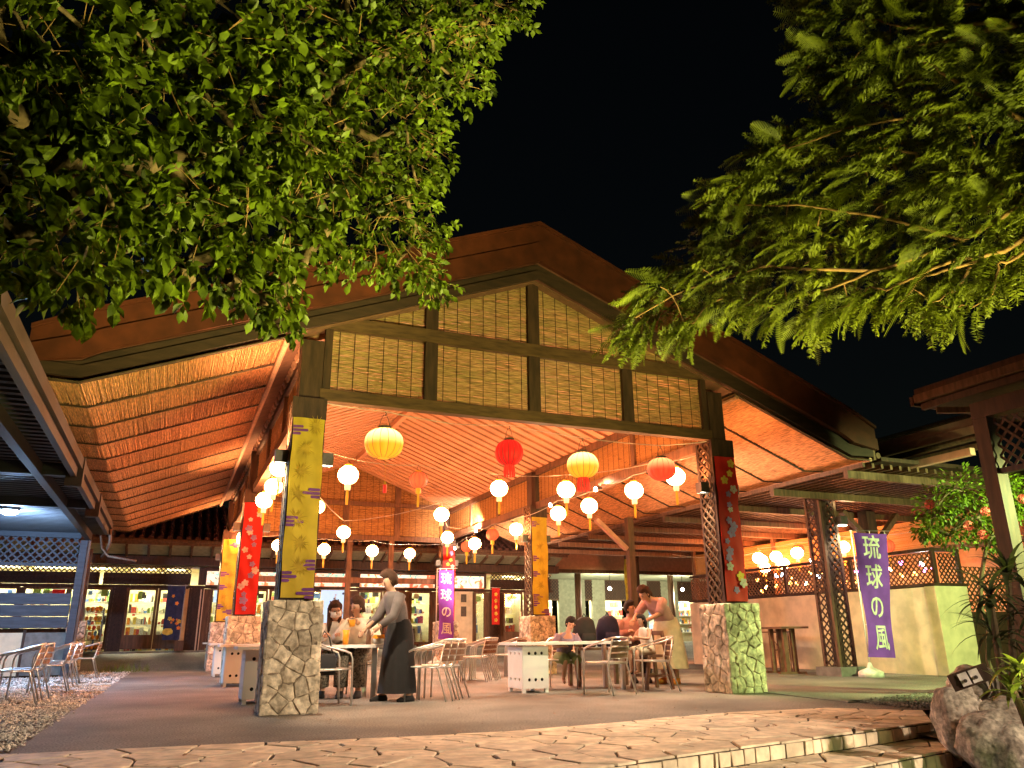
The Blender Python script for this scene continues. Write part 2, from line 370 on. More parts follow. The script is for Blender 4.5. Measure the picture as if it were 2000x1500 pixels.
# --- crazy paving: every stone an object
def paving(name, region, dmin, z, riser=None, joint_bottom=-.28):
    b = B(); k = len(region)
    b.add([(x, y, z - .010) for x, y in region] + [(x, y, joint_bottom) for x, y in region], [tuple(range(k))] + [(i + k, (i + 1) % k + k, (i + 1) % k, i) for i in range(k)])
    root = struct(b.build(name, 'joint'))
    for c in voronoi(region, scatter_seeds(region, dmin, ax=1.3, ay=.8, vary=(.55, 1.3)), .022):
        ar = abs(sum(c[i][0] * c[(i + 1) % len(c)][1] - c[(i + 1) % len(c)][0] * c[i][1] for i in range(len(c)))) / 2
        if ar < .004: continue
        cx = sum(p[0] for p in c) / len(c); cy = sum(p[1] for p in c) / len(c)
        vs, fs = slab_stone([(x - cx, y - cy) for x, y in c], .016, .004, 0, .06)
        bb = B(); bb.add([(x + cx, y + cy, zz + z - .012 + 0) for x, y, zz in vs], fs)
        o = bb.build('flagstone', 'flag', root, org=None); o.location.z = random.uniform(-.003, .003)
        o.rotation_euler = (0, 0, 0)
    if riser:
        pts, z0, z1 = riser
        for a, c in zip(pts[:-1], pts[1:]):
            a = Vector((*a, 0)); c = Vector((*c, 0)); L = (c - a).length; d = (c - a) / L; nrm = Vector((d.y, -d.x, 0)); s = .01
            while s < L - .04:
                wd_ = min(L - s, random.uniform(.10, .24)); t = random.uniform(.010, .018); k1 = random.uniform(-.012, .012); k2 = random.uniform(-.012, .012)
                bb = B(); p0 = a + d * s; p1 = a + d * (s + wd_ - .014)
                q = [p0 + Vector((0, 0, z0)), p1 + d * k1 + Vector((0, 0, z0 + random.uniform(0, .008))), p1 + Vector((0, 0, z1 - random.uniform(0, .006))), p0 + d * k2 + Vector((0, 0, z1))]
                m_ = sum(q, Vector()) / 4
                vs = [x - nrm * .02 for x in q] + [x + nrm * t * .7 for x in q] + [m_ + (x - m_) * .93 + nrm * t for x in q]
                bb.add(vs, [(0, 1, 5, 4), (1, 2, 6, 5), (2, 3, 7, 6), (3, 0, 4, 7), (4, 5, 9, 8), (5, 6, 10, 9), (6, 7, 11, 10), (7, 4, 8, 11), (8, 9, 10, 11)])
                bb.build('riser_stone', 'flag', root); s += wd_
    return root
UF = [(-4.5, -6.0), (1.36, -5.01), (2.47, -4.76), (5.42, -4.13)]
paving('paved_landing', [(-4.5, -6.0), (1.5, -4.98), (1.5, -2.95), (-4.5, -2.22)], .42, 0.0, ([(-1.5, -5.49), (1.36, -5.01)], -.118, -.016))
paving('paved_landing', [(1.5, -4.98), (2.47, -4.76), (5.42, -4.13), (6.3, -3.28), (5.65, -2.52), (4.2, -2.47), (1.5, -2.95)], .40, 0.0, ([(1.36, -5.01), (2.47, -4.76), (5.42, -4.13)], -.118, -.016))
paving('paved_step', [(-.5, -6.0), (3.47, -5.12), (4.9, -4.80), (5.55, -4.12), (5.40, -4.15), (2.47, -4.775), (-.5, -5.38)], .36, -.125, ([(-.5, -6.0), (3.47, -5.12), (4.9, -4.80)], -.26, -.142))
# --- flat strips standing in for bands of light on the ground, and gravel
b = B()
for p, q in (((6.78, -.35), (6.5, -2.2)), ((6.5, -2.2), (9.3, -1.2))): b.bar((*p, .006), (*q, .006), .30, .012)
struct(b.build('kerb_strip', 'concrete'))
def gravel(region, cnt, name, r0=.009, r1=.024, m='gravel'):
    xs = [p[0] for p in region]; ys = [p[1] for p in region]
    P = rng.uniform((min(xs), min(ys)), (max(xs), max(ys)), (cnt * 3, 2)); keep = np.ones(len(P), bool)
    for i in range(len(region)):
        a = region[i]; c = region[(i + 1) % len(region)]
        keep &= (c[0] - a[0]) * (P[:, 1] - a[1]) - (c[1] - a[1]) * (P[:, 0] - a[0]) > rng.normal(0, .07, len(P))
    P = P[keep][:cnt]; n = len(P)
    base = np.array([(1, 0, 0), (0, 1, 0), (-1, 0, 0), (0, -1, 0), (0, 0, 1), (0, 0, -1)], float); fc = np.array([(0, 1, 4), (1, 2, 4), (2, 3, 4), (3, 0, 4)])
    r = rng.uniform(r0, r1, (n, 1, 1)) * rng.uniform(.6, 1.2, (n, 1, 3)) * np.array([1, 1, .7]); an = rng.uniform(0, 6.28, n)
    v = base[None] * r + rng.normal(0, .004, (n, 6, 3)); c, s = np.cos(an)[:, None], np.sin(an)[:, None]
    vx = v[..., 0] * c - v[..., 1] * s + P[:, None, 0]; vy = v[..., 0] * s + v[..., 1] * c + P[:, None, 1]
    vz = v[..., 2] + .006 + rng.uniform(0, .012, (n, 1))
    bb = B(); bb.v = np.stack([vx, vy, vz], -1).reshape(-1, 3).tolist(); bb.f = (fc[None] + 6 * np.arange(n)[:, None, None]).reshape(-1, 3).tolist(); bb.m = [0] * len(bb.f)
    return bb.build(name, m, kind='stuff')
GL = [(-5.4, 15.0), (-8.0, 9.0), (-6.0, -2.15), (-2.36, -2.40)] + [(-2.38 + random.uniform(-.05, .05) + .004 * k, -2.0 + k * .43) for k in range(40)]
b = B(); b.add([(x, y, .004) for x, y in GL], [tuple(range(len(GL)))]); struct(b.build('gravel_bed', 'soil'))
gravel([(-5.6, 8), (-3.6, -2.2), (-2.3, -2.40), (-2.22, 6), (-2.18, 8)], 15000, 'gravel'); gravel([(-7.5, 15), (-5.6, 8), (-2.18, 8), (-2.1, 15.2)], 7000, 'gravel')
GR = [(6.5, -2.15), (6.3, -3.2), (9.5, -3.2), (9.4, -1.3)]
gravel(GR, 4500, 'gravel', m='gravel2')
# ================================================================== HALL
def soff(x):
    d = abs(x - XC); return 5.9 - .39 * d if d <= 5.8 else 3.638 + .03 * (d - 5.8)
hall = thing('open_hall', 'large open-sided timber hall with a gabled red-brown roof and bamboo-blind gable', 'building', (XC, 0, 0))
EX = (XC - 6.32, XC - 5.8, XC, XC + 5.8, XC + 6.32)
# roof body, above the soffit
def rt(x): 
    d = abs(x - XC); return soff(x) + (.90 - .018 * d if d < 5.8 else .80 - .55 * (d - 5.8))
poly = [(x, soff(x) + .09) for x in EX] + [(x, rt(x) - .04) for x in EX[::-1]]
b = B()
for i in range(4):
    x0, x1 = EX[i], EX[i + 1]; b.prism([(x0, soff(x0) + .06), (x1, soff(x1) + .06), (x1, rt(x1) - .04), (x0, rt(x0) - .04)], -.28, YB + .35)
roof = b.build('roof', 'tile', hall)
# fascia: lower board, upper board (a little behind), dark barge strip
def strip(f0, f1, y0, y1, xs, name, m):
    for s in (-1, 1):
        b = B()
        X = [XC + s * d for d in xs]
        for x0, x1 in zip(X[:-1], X[1:]):
            q = [(x0, f0(x0)), (x1, f0(x1)), (x1, f1(x1)), (x0, f1(x0))]
            b.prism(q if s > 0 else q[::-1], y0, y1)
        b.build(name, m, hall)
fb = lambda x: soff(x) + (.28 if abs(x - XC) < 5.6 else .28 - .2 * (abs(x - XC) - 5.6))
fm = lambda x: fb(x) + (rt(x) - fb(x)) * .52
XS = (0, 1.5, 3, 4.5, 5.6, 5.8, 6.05, 6.34)
strip(fb, fm, -.42, -.34, XS, 'fascia_board', 'fascia'); strip(lambda x: fm(x) + .006, rt, -.39, -.335, XS, 'fascia_board', 'fascia')
strip(lambda x: soff(x) + .03, lambda x: soff(x) + .17, -.33, -.285, XS[:-1] + (6.3,), 'barge_board', 'timberx'); strip(lambda x: soff(x) + .173, lambda x: fb(x) - .004, -.30, -.28, XS[:-1] + (6.3,), 'barge_board', 'timberx')
strip(lambda x: rt(x) + .003, lambda x: rt(x) + .05, -.44, -.25, XS, 'ridge_flashing', 'fascia')
for s in (-1, 1):
    xe = XC + s * 6.35; b = B(); b.box((xe - .025, -.3, soff(xe) - .02), (xe + .025, YB + .4, soff(xe) + .34)); b.build('eave_board', 'timber2', hall)
    b = B(); b.tube([(xe + s * .09, -.3, 3.72), (xe + s * .09, YB + .4, 3.66)], .055, 8); b.build('gutter', 'timber2', hall)
# reed soffit: thirteen mats each side, reeds parallel to the ridge, battens between
def soffit(s):
    ys = [-.26 + i * (YB + .5) / 13 for i in range(14)]
    xs0, xs1 = .34 + 3.2, 6.28
    for i in range(13):
        y0, y1 = ys[i] + .012, ys[i + 1] - .012; b = B(); d = xs0
        while d < xs1:
            wd_ = random.uniform(.011, .017); x = XC + s * d; z = soff(x) + random.uniform(-.004, .004)
            ya, yb = y0 + random.uniform(-.01, .03), y1 - random.uniform(-.01, .03); h = .016; dz = random.uniform(-.006, .006); dx = random.uniform(-.005, .005)
            a = wd_ * .62
            b.add([(x - a, ya, z + .012), (x, ya, z - h * .45), (x + a, ya, z + .012), (x - a + dx, yb, z + .012 + dz), (x + dx, yb, z - h * .45 + dz), (x + a + dx, yb, z + .012 + dz)], [(0, 1, 4, 3), (1, 2, 5, 4)])
            d += wd_
        b.build('reed_mat', 'reed', hall)
    for i in range(14):
        b = B(); xa, xb, xc = XC + s * xs0, XC + s * 5.8, XC + s * 6.28; y = ys[i]; w_ = .042 if i else .07
        b.bar((xa, y, soff(xa) - .018), (xb, y, soff(xb) - .018), w_, .014); b.bar((xb, y, soff(xb) - .019), (xc, y, soff(xc) - .019), w_, .014)
        b.build('batten', 'reedline', hall)
    b = B(); x = XC + s * 6.28; b.tube([(x, -.27, soff(x) - .01), (x, YB + .3, soff(x) - .01)], .035, 8); b.build('edge_pole', 'rafter', hall)
    b = B(); x = XC + s * (xs0 + .01); b.tube([(x, -.27, soff(x) - .04), (x, YB + .3, soff(x) - .04)], .04, 8); b.build('edge_pole', 'rafter', hall)
soffit(-1); soffit(1)
# inner ceiling: rafters under boards
for s in (-1, 1):
    b = B(); q = [(XC, 5.9 + .03), (XC + s * 3.5, 5.9 - .39 * 3.5 + .03), (XC + s * 3.5, 5.9 - .39 * 3.5 + .055), (XC, 5.9 + .055)]
    b.prism(q if s > 0 else q[::-1], -.2, YB + .2); b.build('ceiling_board', 'ceil', hall)
    y = .16; proto = None
    while y < YB - .1:
        if proto is None:
            bb = B(); bb.bar((XC + s * .04, 0, 5.9 - .0156 - .012), (XC + s * 3.3, 0, 5.9 - .39 * 3.3 - .012), .205, .075)
            proto = bb.build('rafter', 'rafter', hall); proto.location.y = y
        else: inst(proto, hall, (proto.location.x, y, proto.location.z))
        y += .33
b = B(); b.box((XC - .06, -.05, 5.70), (XC + .06, YB + .1, 5.835)); b.build('ridge_beam', 'rafter', hall)
def blind_slats(b, xa, xb, z, zt_fn, y, horiz_x=True, per=.0165):
    """thin uneven bamboo slats, each a sliver of its own"""
    while True:
        l, r = zt_fn(z)
        if r - l < .05: break
        h = per * random.uniform(.66, .96); k = 4; pr = []
        for i in range(k + 1):
            x = l + (r - l) * i / k; pr.append((x, z + random.uniform(-.0045, .0045)))
        t = random.uniform(-.003, .003)
        for i in range(k):
            (x0, z0), (x1, z1) = pr[i], pr[i + 1]
            if horiz_x: vs = [(x0, y + t, z0), (x1, y + t, z1), (x1, y + t, z1 + h), (x0, y + t, z0 + h)]; dv = (0, .006, 0)
            else: vs = [(y + t, x0, z0), (y + t, x1, z1), (y + t, x1, z1 + h), (y + t, x0, z0 + h)]; dv = (.006, 0, 0)
            vs2 = [(v_[0] + dv[0], v_[1] + dv[1], v_[2] + dv[2]) for v_ in vs]
            b.add(vs + vs2, [(0, 1, 2, 3), (7, 6, 5, 4), (3, 2, 6, 7), (0, 4, 5, 1)])
        z += per
def raf_under(x): return 6.16 - .385 * abs(x - XC)
def gable(y, fm_='olive', tim='timber', zb=(3.74, 3.90), zm=(4.75, 4.94), blind='blind', drop=0.):
    def bx(name, a, c, m):
        b = B(); b.box(a, c); return b.build(name, m, hall)
    xl, xr = .17, W - .17
    bx('tie_beam', (xl - .05, y - .07, zb[0]), (xr + .05, y + .07, zb[1]), fm_); bx('middle_beam', (xl, y - .065, zm[0]), (xr, y + .065, zm[1]), fm_)
    for s in (-1, 1):
        b = B(); x1 = XC + s * 3.05; b.bar((XC, y, raf_under(XC) + .09), (x1, y, raf_under(x1) + .09), .15, .19); b.build('gable_rafter', fm_, hall)
    ms = [XC - 1.58, XC, XC + 1.58]
    for x in ms:
        bx('mullion', (x - .09, y - .05, zb[1] + .003), (x + .09, y + .05, zm[0] - .003), tim); bx('mullion', (x - .09, y - .05, zm[1] + .003), (x + .09, y + .05, raf_under(x) - (.005 if abs(x - XC) < .1 else .03)), tim)
    for x in (xl + .03, xr - .03): bx('jamb', (x - .05, y - .045, zb[1] + .003), (x + .05, y + .045, zm[0] - .003), tim)
    ed = [xl + .08] + [q for x in ms for q in (x - .09, x + .09)] + [xr - .08]
    for i in range(4):
        l, r = ed[2 * i], ed[2 * i + 1]
        b = B(); blind_slats(b, l, r, zb[1] + (.02 if drop == 0 else .06 + .05 * (i == 2)), lambda z, l=l, r=r: (l, r) if z < zm[0] else (0, 0), y + .02); o = b.build('bamboo_blind', blind, hall)
        bs = B()
        for k in range(int((r - l) / .2)): xx = l + .1 + k * .2; bs.box((xx - .004, y + .006, zb[1]), (xx + .004, y + .0105, zm[0]))
        bs.build('blind_cord', 'string', o)
        def lim(z, l=l, r=r):
            half = (6.16 - z) / .385; a, c = max(l, XC - half), min(r, XC + half); return (a, c) if c > a else (0, 0)
        b = B(); blind_slats(b, l, r, zm[1] + .01, lim, y + .02); o = b.build('bamboo_blind', blind, hall)
        bs = B()
        for k in range(int((r - l) / .2)):
            xx = l + .1 + k * .2; top = raf_under(xx)
            if top > zm[1] + .1: bs.box((xx - .004, y + .006, zm[1]), (xx + .004, y + .0105, top))
        bs.build('blind_cord', 'string', o)
gable(-.08, blind='blindF'); gable(YB, 'timber2', 'timber2', (3.60, 3.74), (4.62, 4.75))
for x in (3.36, 4.62, 1.6):
    b = B(); b.box((x - .075, YB - .06, .0), (x + .075, YB + .06, 3.6)); b.build('back_post', 'timber2', hall)
b = B(); b.box((.25, YB - .05, 2.34), (6.15, YB + .05, 2.50)); b.build('back_rail', 'timber2', hall)
# side frames over the pillar rows
for x in (0.0, W):
    s = -1 if x == 0 else 1
    for y0, y1 in ((.2, 6.72), (7.12, YB - .2)):
        b = B(); b.box((x - .07, y0, 3.66), (x + .07, y1, 3.82)); b.build('side_beam', 'timber2', hall)
        b = B(); b.box((x - .06, y0, 4.47), (x + .06, y1, 4.60)); b.build('side_plate', 'timber2', hall)
        nb = 3; L = (y1 - y0) / nb
        for i in range(nb):
            if i: b = B(); b.box((x - .05, y0 + i * L - .06, 3.823), (x + .05, y0 + i * L + .06, 4.467)); b.build('side_stud', 'timber2', hall)
            a, c = y0 + i * L + .07, y0 + (i + 1) * L - .07
            b = B(); blind_slats(b, a, c, 3.83, lambda z, a=a, c=c: (a, c) if z < 4.45 else (0, 0), x - .003, False, .024); o = b.build('bamboo_blind', 'blind', hall)
            bs = B()
            for k in range(int((c - a) / .2)): yy = a + .1 + k * .2; bs.box((x - .011, yy - .004, 3.82), (x - .0075, yy + .004, 4.47))
            bs.build('blind_cord', 'string', o)
# ================================================================== PILLARS
def stone_face(root, half, h, face, dm=.168):
    reg = [(-half - .028, .0), (half + .028, 0), (half + .028, h), (-half - .028, h)]
    for c in voronoi(reg, scatter_seeds(reg, dm, 2500, vary=(.7, 1.25)), .003):
        cx = sum(p[0] for p in c) / len(c); cz = sum(p[1] for p in c) / len(c)
        ar = abs(sum(c[i][0] * c[(i + 1) % len(c)][1] - c[(i + 1) % len(c)][0] * c[i][1] for i in range(len(c)))) / 2
        if ar < .002: continue
        vs, fs = slab_stone([(x - cx, z - cz) for x, z in c], random.uniform(.042, .064), .010, .006, .22, .07)
        bb = B(); out = []
        for x, z, d in vs:
            x += cx; z += cz; dd = half - .022 + d
            out.append({'-y': (x, -dd, z), '+y': (-x, dd, z), '-x': (-dd, -x, z), '+x': (dd, x, z)}[face])
        bb.add(out, fs); bb.build('stone', 'stone', root)
def pillar(label, loc, half=.285, faces=('-y', '-x', '+x', '+y'), seed=1):
    random.seed(seed)
    root = thing('stone_pillar', label, 'pillar', (0, 0, 0), 'stone and lattice pillars of the hall')
    b = B(); b.box((-half - .013, -half - .013, .0), (half + .013, half + .013, 1.228)); b.build('mortar_core', 'mortar', root)
    for f in faces: stone_face(root, half, 1.24, f)
    z0, z1, a = 1.246, 3.72, .205
    for sx in (-1, 1):
        for sy in (-1, 1): b = B(); b.cbox((sx * (a - .025), sy * (a - .025), (z0 + z1) / 2), (.05, .05, z1 - z0)); b.build('corner_post', 'timber', root)
    b = B(); b.box((-.09, -.09, z0), (.09, .09, z1)); b.build('inner_post', 'timber', root)
    b = B(); b.box((-.152, -a + .012, z0), (.152, -a + .03, z1 - .27)); b.build('front_panel', 'timber', root)
    for nm, p, ux in (('-x', (-a + .006, .152, z0), (0, -1, 0)), ('+x', (a - .006, -.152, z0), (0, 1, 0)), ('+y', (.152, a - .006, z0), (-1, 0, 0))):
        b = B(); lattice(b, p, ux, (0, 0, 1), .304, z1 - z0 - .02, .105, .030, .008); b.build('lattice_panel', 'olive' if nm == '-x' else 'timber', root)
    b = B(); b.box((-a - .008, -a - .012, 3.46), (a + .008, -a + .002, 3.74)); b.build('top_plate', 'timber', root)
    b = B(); b.box((-.14, -.14, 3.72), (.14, .14, 4.55)); b.build('upper_post', 'timber', root)
    root.location = loc
    return root
def post_lights(root_loc, sides, which):
    for sx in sides:
        t = thing('wall_light', 'box-shaped down light on the %s side of the %s' % ('left' if sx < 0 else 'right', which), 'lamp', (0, 0, 0), 'box lights on the pillars')
        b = B(); x = sx * .285
        for p, q in (((x - .075, -.07, 2.91), (x + .075, -.06, 3.07)), ((x - .075, .06, 2.91), (x + .075, .07, 3.07)), ((x - .075, -.06, 2.91), (x - .065, .06, 3.07)), ((x + .065, -.06, 2.91), (x + .075, .06, 3.07))): b.box(p, q)
        b.build('housing', 'metaldark', t)
        b = B(); b.box((x - .06, -.055, 2.925), (x + .06, .055, 2.94)); b.build('lamp_glass', 'postglass', t)
        t.location = root_loc
        inner = (sx > 0) == (root_loc[0] < 3)
        lamp('post_light', 'SPOT', (root_loc[0] + x, root_loc[1], root_loc[2] + 2.90), PW['postin'] if inner else PW['post'], (1, .82, .56) if inner else (1, .90, .55), .04, (root_loc[0] + x * .75 + (sx * 2.6 if inner else 0), root_loc[1], root_loc[2]), 125, .8)
        lamp('post_light', 'SPOT', (root_loc[0] + x, root_loc[1], root_loc[2] + 3.08), (PW['up'] if root_loc[0] < 3 else 45) if (sx < 0) == (root_loc[0] < 3) else PW['post'] * .6, (1, .52, .23) if root_loc[0] < 3 else (1, .36, .12), .04, (root_loc[0] + x * .75, root_loc[1], root_loc[2] + 6), 110, .8)
PL = ['left front pillar', 'left middle pillar', 'left rear pillar', 'right front pillar', 'right middle pillar', 'right rear pillar']
LBL = ['stone-based pillar at the left front corner, olive yellow banner hanging on it', 'stone-based pillar behind the white tables, red flowered banner on it', 'farthest left stone-based pillar, narrow yellow banner on it',
       'stone-based pillar at the right front corner, red flowered banner on it', 'stone-based pillar in the middle distance beside stacked chairs, yellow banner on it', 'farthest right pillar behind the purple flag, with red banner']
pil = []
for i in range(6):
    x = 0 if i < 3 else W; y = ROWS[i % 3]
    if i in (0, 3): o = pillar(LBL[i], (x, y, 0), seed=20 + i)
    else: o = dup(pil[0 if i != 4 else 3 if len(pil) > 3 else 0], (x, y, 0), 0, LBL[i])
    pil.append(o)
    post_lights((x, y, 0), (-1, 1), PL[i])
random.seed(99)
xp = dup(pil[0], (15.3, 17.2, .2), 0, 'distant lattice pillar in front of the lit shops on the right, yellow banner on its left side')
# --- banners on the pillars
def flower(b, cx, cz, r, y, mi, n=5, rot=0):
    for k in range(n):
        t = rot + 2 * math.pi * k / n; px, pz = cx + math.cos(t) * r * .55, cz + math.sin(t) * r * .55; m_ = 8
        vs = [(px + r * .48 * (math.cos(2 * math.pi * i / m_) * math.cos(t) * 1.0 - math.sin(2 * math.pi * i / m_) * math.sin(t) * .8), y - .0006 * k, pz + r * .48 * (math.cos(2 * math.pi * i / m_) * math.sin(t) + math.sin(2 * math.pi * i / m_) * math.cos(t) * .8)) for i in range(m_)]
        b.add(vs, [tuple(range(m_))[::-1]], mi)
def banner(kind, loc, label, rz=0, w=.385, z0=1.27, z1=3.46, seed=0):
    R = random.Random(seed)
    root = thing('cloth_banner', label, 'banner', (0, 0, 0), 'long cloth banners on the pillars')
    ph = R.uniform(0, 6)
    def yy(x, z): return -.236 - .010 * math.sin(z * 5 + ph) * (1 - .5 * math.cos(x * 9)) - .008 * math.sin(z * 13 + x * 11 + ph) - .006 * math.sin(x * 31 + z * 4 + 2 * ph)
    b = B(); nx, nz = 12, 60
    for i in range(nz + 1):
        z = z0 + (z1 - z0) * i / nz; ww = w / 2 * (1 + .03 * math.sin(z * 7 + ph))
        for j in range(nx + 1): x = -ww + 2 * ww * j / nx; b.v.append((x, yy(x, z), z))
    for i in range(nz):
        for j in range(nx): k = i * (nx + 1) + j; b.f.append((k, k + 1, k + nx + 2, k + nx + 1)); b.m.append(0)
    b.build('cloth', 'yellow' if kind == 'y' else 'red', root, smooth=True)
    p = B()
    if kind == 'y':
        for z in (z1 - .16, z1 - .95, z1 - 1.3, z0 + .38, z0 + .24, z0 + .05):
            s = R.choice((-1, 1)); l = R.uniform(.14, .24); x0 = s * w / 2 * .98; x1 = x0 - s * l
            for q, (dz, f) in enumerate(((0, 1), (.045, .65), (-.045, .5))):
                xa, xb = sorted((x0, x0 - s * l * f)); e = .017
                p.add([(xa, yy(xa, z) - .012, z + dz - e), (xb, yy(xb, z) - .012, z + dz - e), (xb + (.012 if s < 0 else 0), yy(xb, z) - .012, z + dz), (xb, yy(xb, z) - .012, z + dz + e), (xa, yy(xa, z) - .012, z + dz + e), (xa - (.012 if s > 0 else 0), yy(xa, z) - .012, z + dz)], [(0, 1, 2, 3, 4, 5)], 0)
        for k in range(7):                              # sprays of fine leaves
            cx, cz = R.uniform(-.09, .09), z0 + .35 + k * .29
            for j in range(26):
                t = 2 * math.pi * (j / 26) + R.uniform(-.1, .1); L = R.uniform(.05, .16); dx, dz = math.cos(t), math.sin(t) 
                ex = max(-w / 2 + .01, min(w / 2 - .01, cx + dx * L)); ez = cz + dz * L; nx_, nz_ = -dz * .009, dx * .009
                p.add([(cx + nx_, yy(cx, cz) - .011, cz + nz_), (cx - nx_, yy(cx, cz) - .011, cz - nz_), (ex, yy(ex, ez) - .011, ez)], [(0, 1, 2)], 1)
        p.build('banner_print', ['violet_print', 'olive_print'], root, kind='stuff')
    else:
        for k in range(17):
            z = z0 + .08 + (z1 - z0 - .16) * (k + R.uniform(.2, .8)) / 17; x = R.uniform(-.13, .13); flower(p, x, z, R.uniform(.045, .085), yy(x, z) - .013, R.choice((0, 0, 1, 2)), 5, R.uniform(0, 6))
        p.build('banner_print', ['lav_print', 'pale_print', 'yel_print'], root, kind='stuff')
    root.location = loc; root.rotation_euler.z = rz
    return root
BL_ = ['olive yellow banner with purple cloud bars on the left front pillar', 'red flowered banner on the left middle pillar behind the lanterns', 'narrow yellow banner on the farthest left pillar',
       'red banner with pale flowers on the right front pillar', 'bright yellow banner on the middle pillar of the right row', 'red flowered banner behind the purple flag at the hall rear']
for i, k in enumerate('yryryr'):
    x = 0 if i < 3 else W; banner(k, (x, ROWS[i % 3], 0), BL_[i], seed=i + 3)
banner('y', (15.3, 17.2, .2), 'distant yellow banner on the left face of the far pillar', -math.pi / 2, seed=21)
# ================================================================== LANTERNS
def lathe_ribs(b, prof, ribs, n, amp, mi=None):
    """prof: (r, z); ribs pinch the silhouette between the wires"""
    vs = []; fs = []
    for r, z in prof:
        for k in range(n):
            t = 2 * math.pi * k / n; rr = r * (1 - amp * (1 - abs(math.cos(ribs * t / 2)))); vs.append((rr * math.cos(t), rr * math.sin(t), z))
    for i in range(len(prof) - 1):
        for k in range(n): k2 = (k + 1) % n; fs.append((i * n + k, i * n + k2, (i + 1) * n + k2, (i + 1) * n + k))
    b.add(vs, fs, mi)
def small_lantern(shade, neck, tail):
    t = thing('paper_lantern', 'x', 'lantern')
    b = B(); lathe_ribs(b, [(.162 * math.sin(a), .15 * math.cos(a)) for a in [math.pi * (.1 + .8 * i / 12) for i in range(13)]], 12, 48, .05); b.build('shade', shade, t, True)
    b = B()
    for k in range(12):
        an = 2 * math.pi * (k + .5) / 12; b.tube([(.163 * math.sin(a) * math.cos(an), .163 * math.sin(a) * math.sin(an), .155 * math.cos(a)) for a in [math.pi * (.1 + .8 * i / 10) for i in range(11)]], .0042, 3, cap=False)
    b.build('rib_wires', 'metaldark', t)
    b = B(); b.tube([(0, 0, .138), (0, 0, .165)], .06, 12); b.build('top_cap', 'yellow', t)
    b = B(); b.tube([(0, 0, -.145), (0, 0, -.238)], .047, 12); b.build('neck', neck, t)
    b = B()
    for k in range(7): a = k * .9; b.tube([(.012 * math.cos(a), .012 * math.sin(a), -.238), (.018 * math.cos(a), .018 * math.sin(a), -.36), (.014 * math.cos(a + .4), .014 * math.sin(a + .4), -.47)], .006, 4)
    b.build('tassel', tail, t)
    b = B(); b.tube([(-.05, 0, .16), (-.04, 0, .22), (0, 0, .26), (.04, 0, .22), (.05, 0, .16)], .004, 5); b.build('hanger', 'metaldark', t)
    return t
def big_lantern(shade, tail, rx, h, label, loc, tl):
    t = thing('round_lantern', label, 'lantern', (0, 0, 0), 'large round lanterns under the front beam')
    b = B(); lathe_ribs(b, [(rx * (max(0, math.sin(a)) ** .75), h * math.cos(a)) for a in [math.pi * (.07 + .86 * i / 14) for i in range(15)]], 14, 84, .07); b.build('shade', shade, t, True)
    b = B()
    for k in range(14):
        an = 2 * math.pi * (k + .5) / 14 ; pts = [(rx * .935 * (max(0, math.sin(a)) ** .75) * math.cos(an), rx * .935 * (max(0, math.sin(a)) ** .75) * math.sin(an), h * math.cos(a)) for a in [math.pi * (.07 + .86 * i / 14) for i in range(15)]]
        b.tube(pts, .0035, 4)
    b.build('rib_wires', 'metaldark', t)
    b = B(); b.tube([(0, 0, h * .93), (0, 0, h * 1.14)], rx * .36, 16); b.build('top_cap', 'metaldark', t)
    b = B(); b.tube([(0, 0, -h * .93), (0, 0, -h * 1.0)], rx * .30, 16); b.build('bottom_ring', shade if not tl else 'rtassel', t)
    if tl:
        b = B()
        for k in range(26): a = k * .2417 * 4; b.tube([(rx * .3 * math.cos(a), rx * .3 * math.sin(a), -h), (rx * .37 * math.cos(a), rx * .37 * math.sin(a), -h - tl * .6), (rx * .35 * math.cos(a + .1), rx * .35 * math.sin(a + .1), -h - tl)], rx * .055, 5)
        b.build('tassel', tail, t)
    b = B()
    for s in (-1, 1): b.tube([(s * rx * .28, 0, h * 1.1), (s * rx * .2, 0, h * 1.6), (s * .02, 0, h * 1.95)], .005, 5)
    b.tube([(0, 0, h * 1.9), (.02, 0, h * 2.05), (0, 0, h * 2.15)], .008, 6); b.build('hanger', 'metaldark', t)
    t.location = loc
    return t
big_lantern('bigY', 'rtassel', .265, .205, 'big glowing yellow lantern hanging leftmost under the front beam', (1.06, .15, 3.31), 0)
big_lantern('bigR', 'rtassel', .215, .195, 'big deep red lantern with red fringe hanging near the middle of the front beam', (3.12, .68, 3.46), .17)
big_lantern('bigY', 'rtassel', .235, .19, 'big yellow lantern with red tassel, right of the deep red one', (4.02, .02, 3.20), .19)
big_lantern('bigO', 'rtassel', .225, .175, 'big orange-red lantern hanging rightmost under the front beam', (5.50, .18, 3.28), 0)
t = thing('lantern_charm', 'small red tassel charm dangling below the big yellow lantern', 'tassel', (0, 0, 0))
b = B(); b.tube([(0, 0, 0), (0, 0, -.12)], .028, 8); b.build('fringe', 'rtassel', t)
b = B(); b.tube([(0, 0, 0), (0, 0, .05)], .018, 6); b.tube([(0, 0, .05), (0, 0, .62)], .002, 4); b.build('cord', 'yellow', t); t.location = (1.35, 1.2, 2.95)
pw = small_lantern('lanW', 'neck', 'tassel'); pr = small_lantern('lanR', 'tassel', 'tassel'); used = {0: False, 1: False}
NUM = ['first', 'second', 'third', 'fourth', 'fifth', 'sixth', 'seventh', 'eighth', 'ninth', 'tenth', 'eleventh', 'twelfth']
def lantern(p, red, label, group):
    q = pr if red else pw
    if not used[red]:
        used[red] = True; q.location = p; q['label'] = label; q['group'] = group; q.rotation_euler.z = random.uniform(0, 3)
    else: dup(q, p, random.uniform(0, 3), label, group)
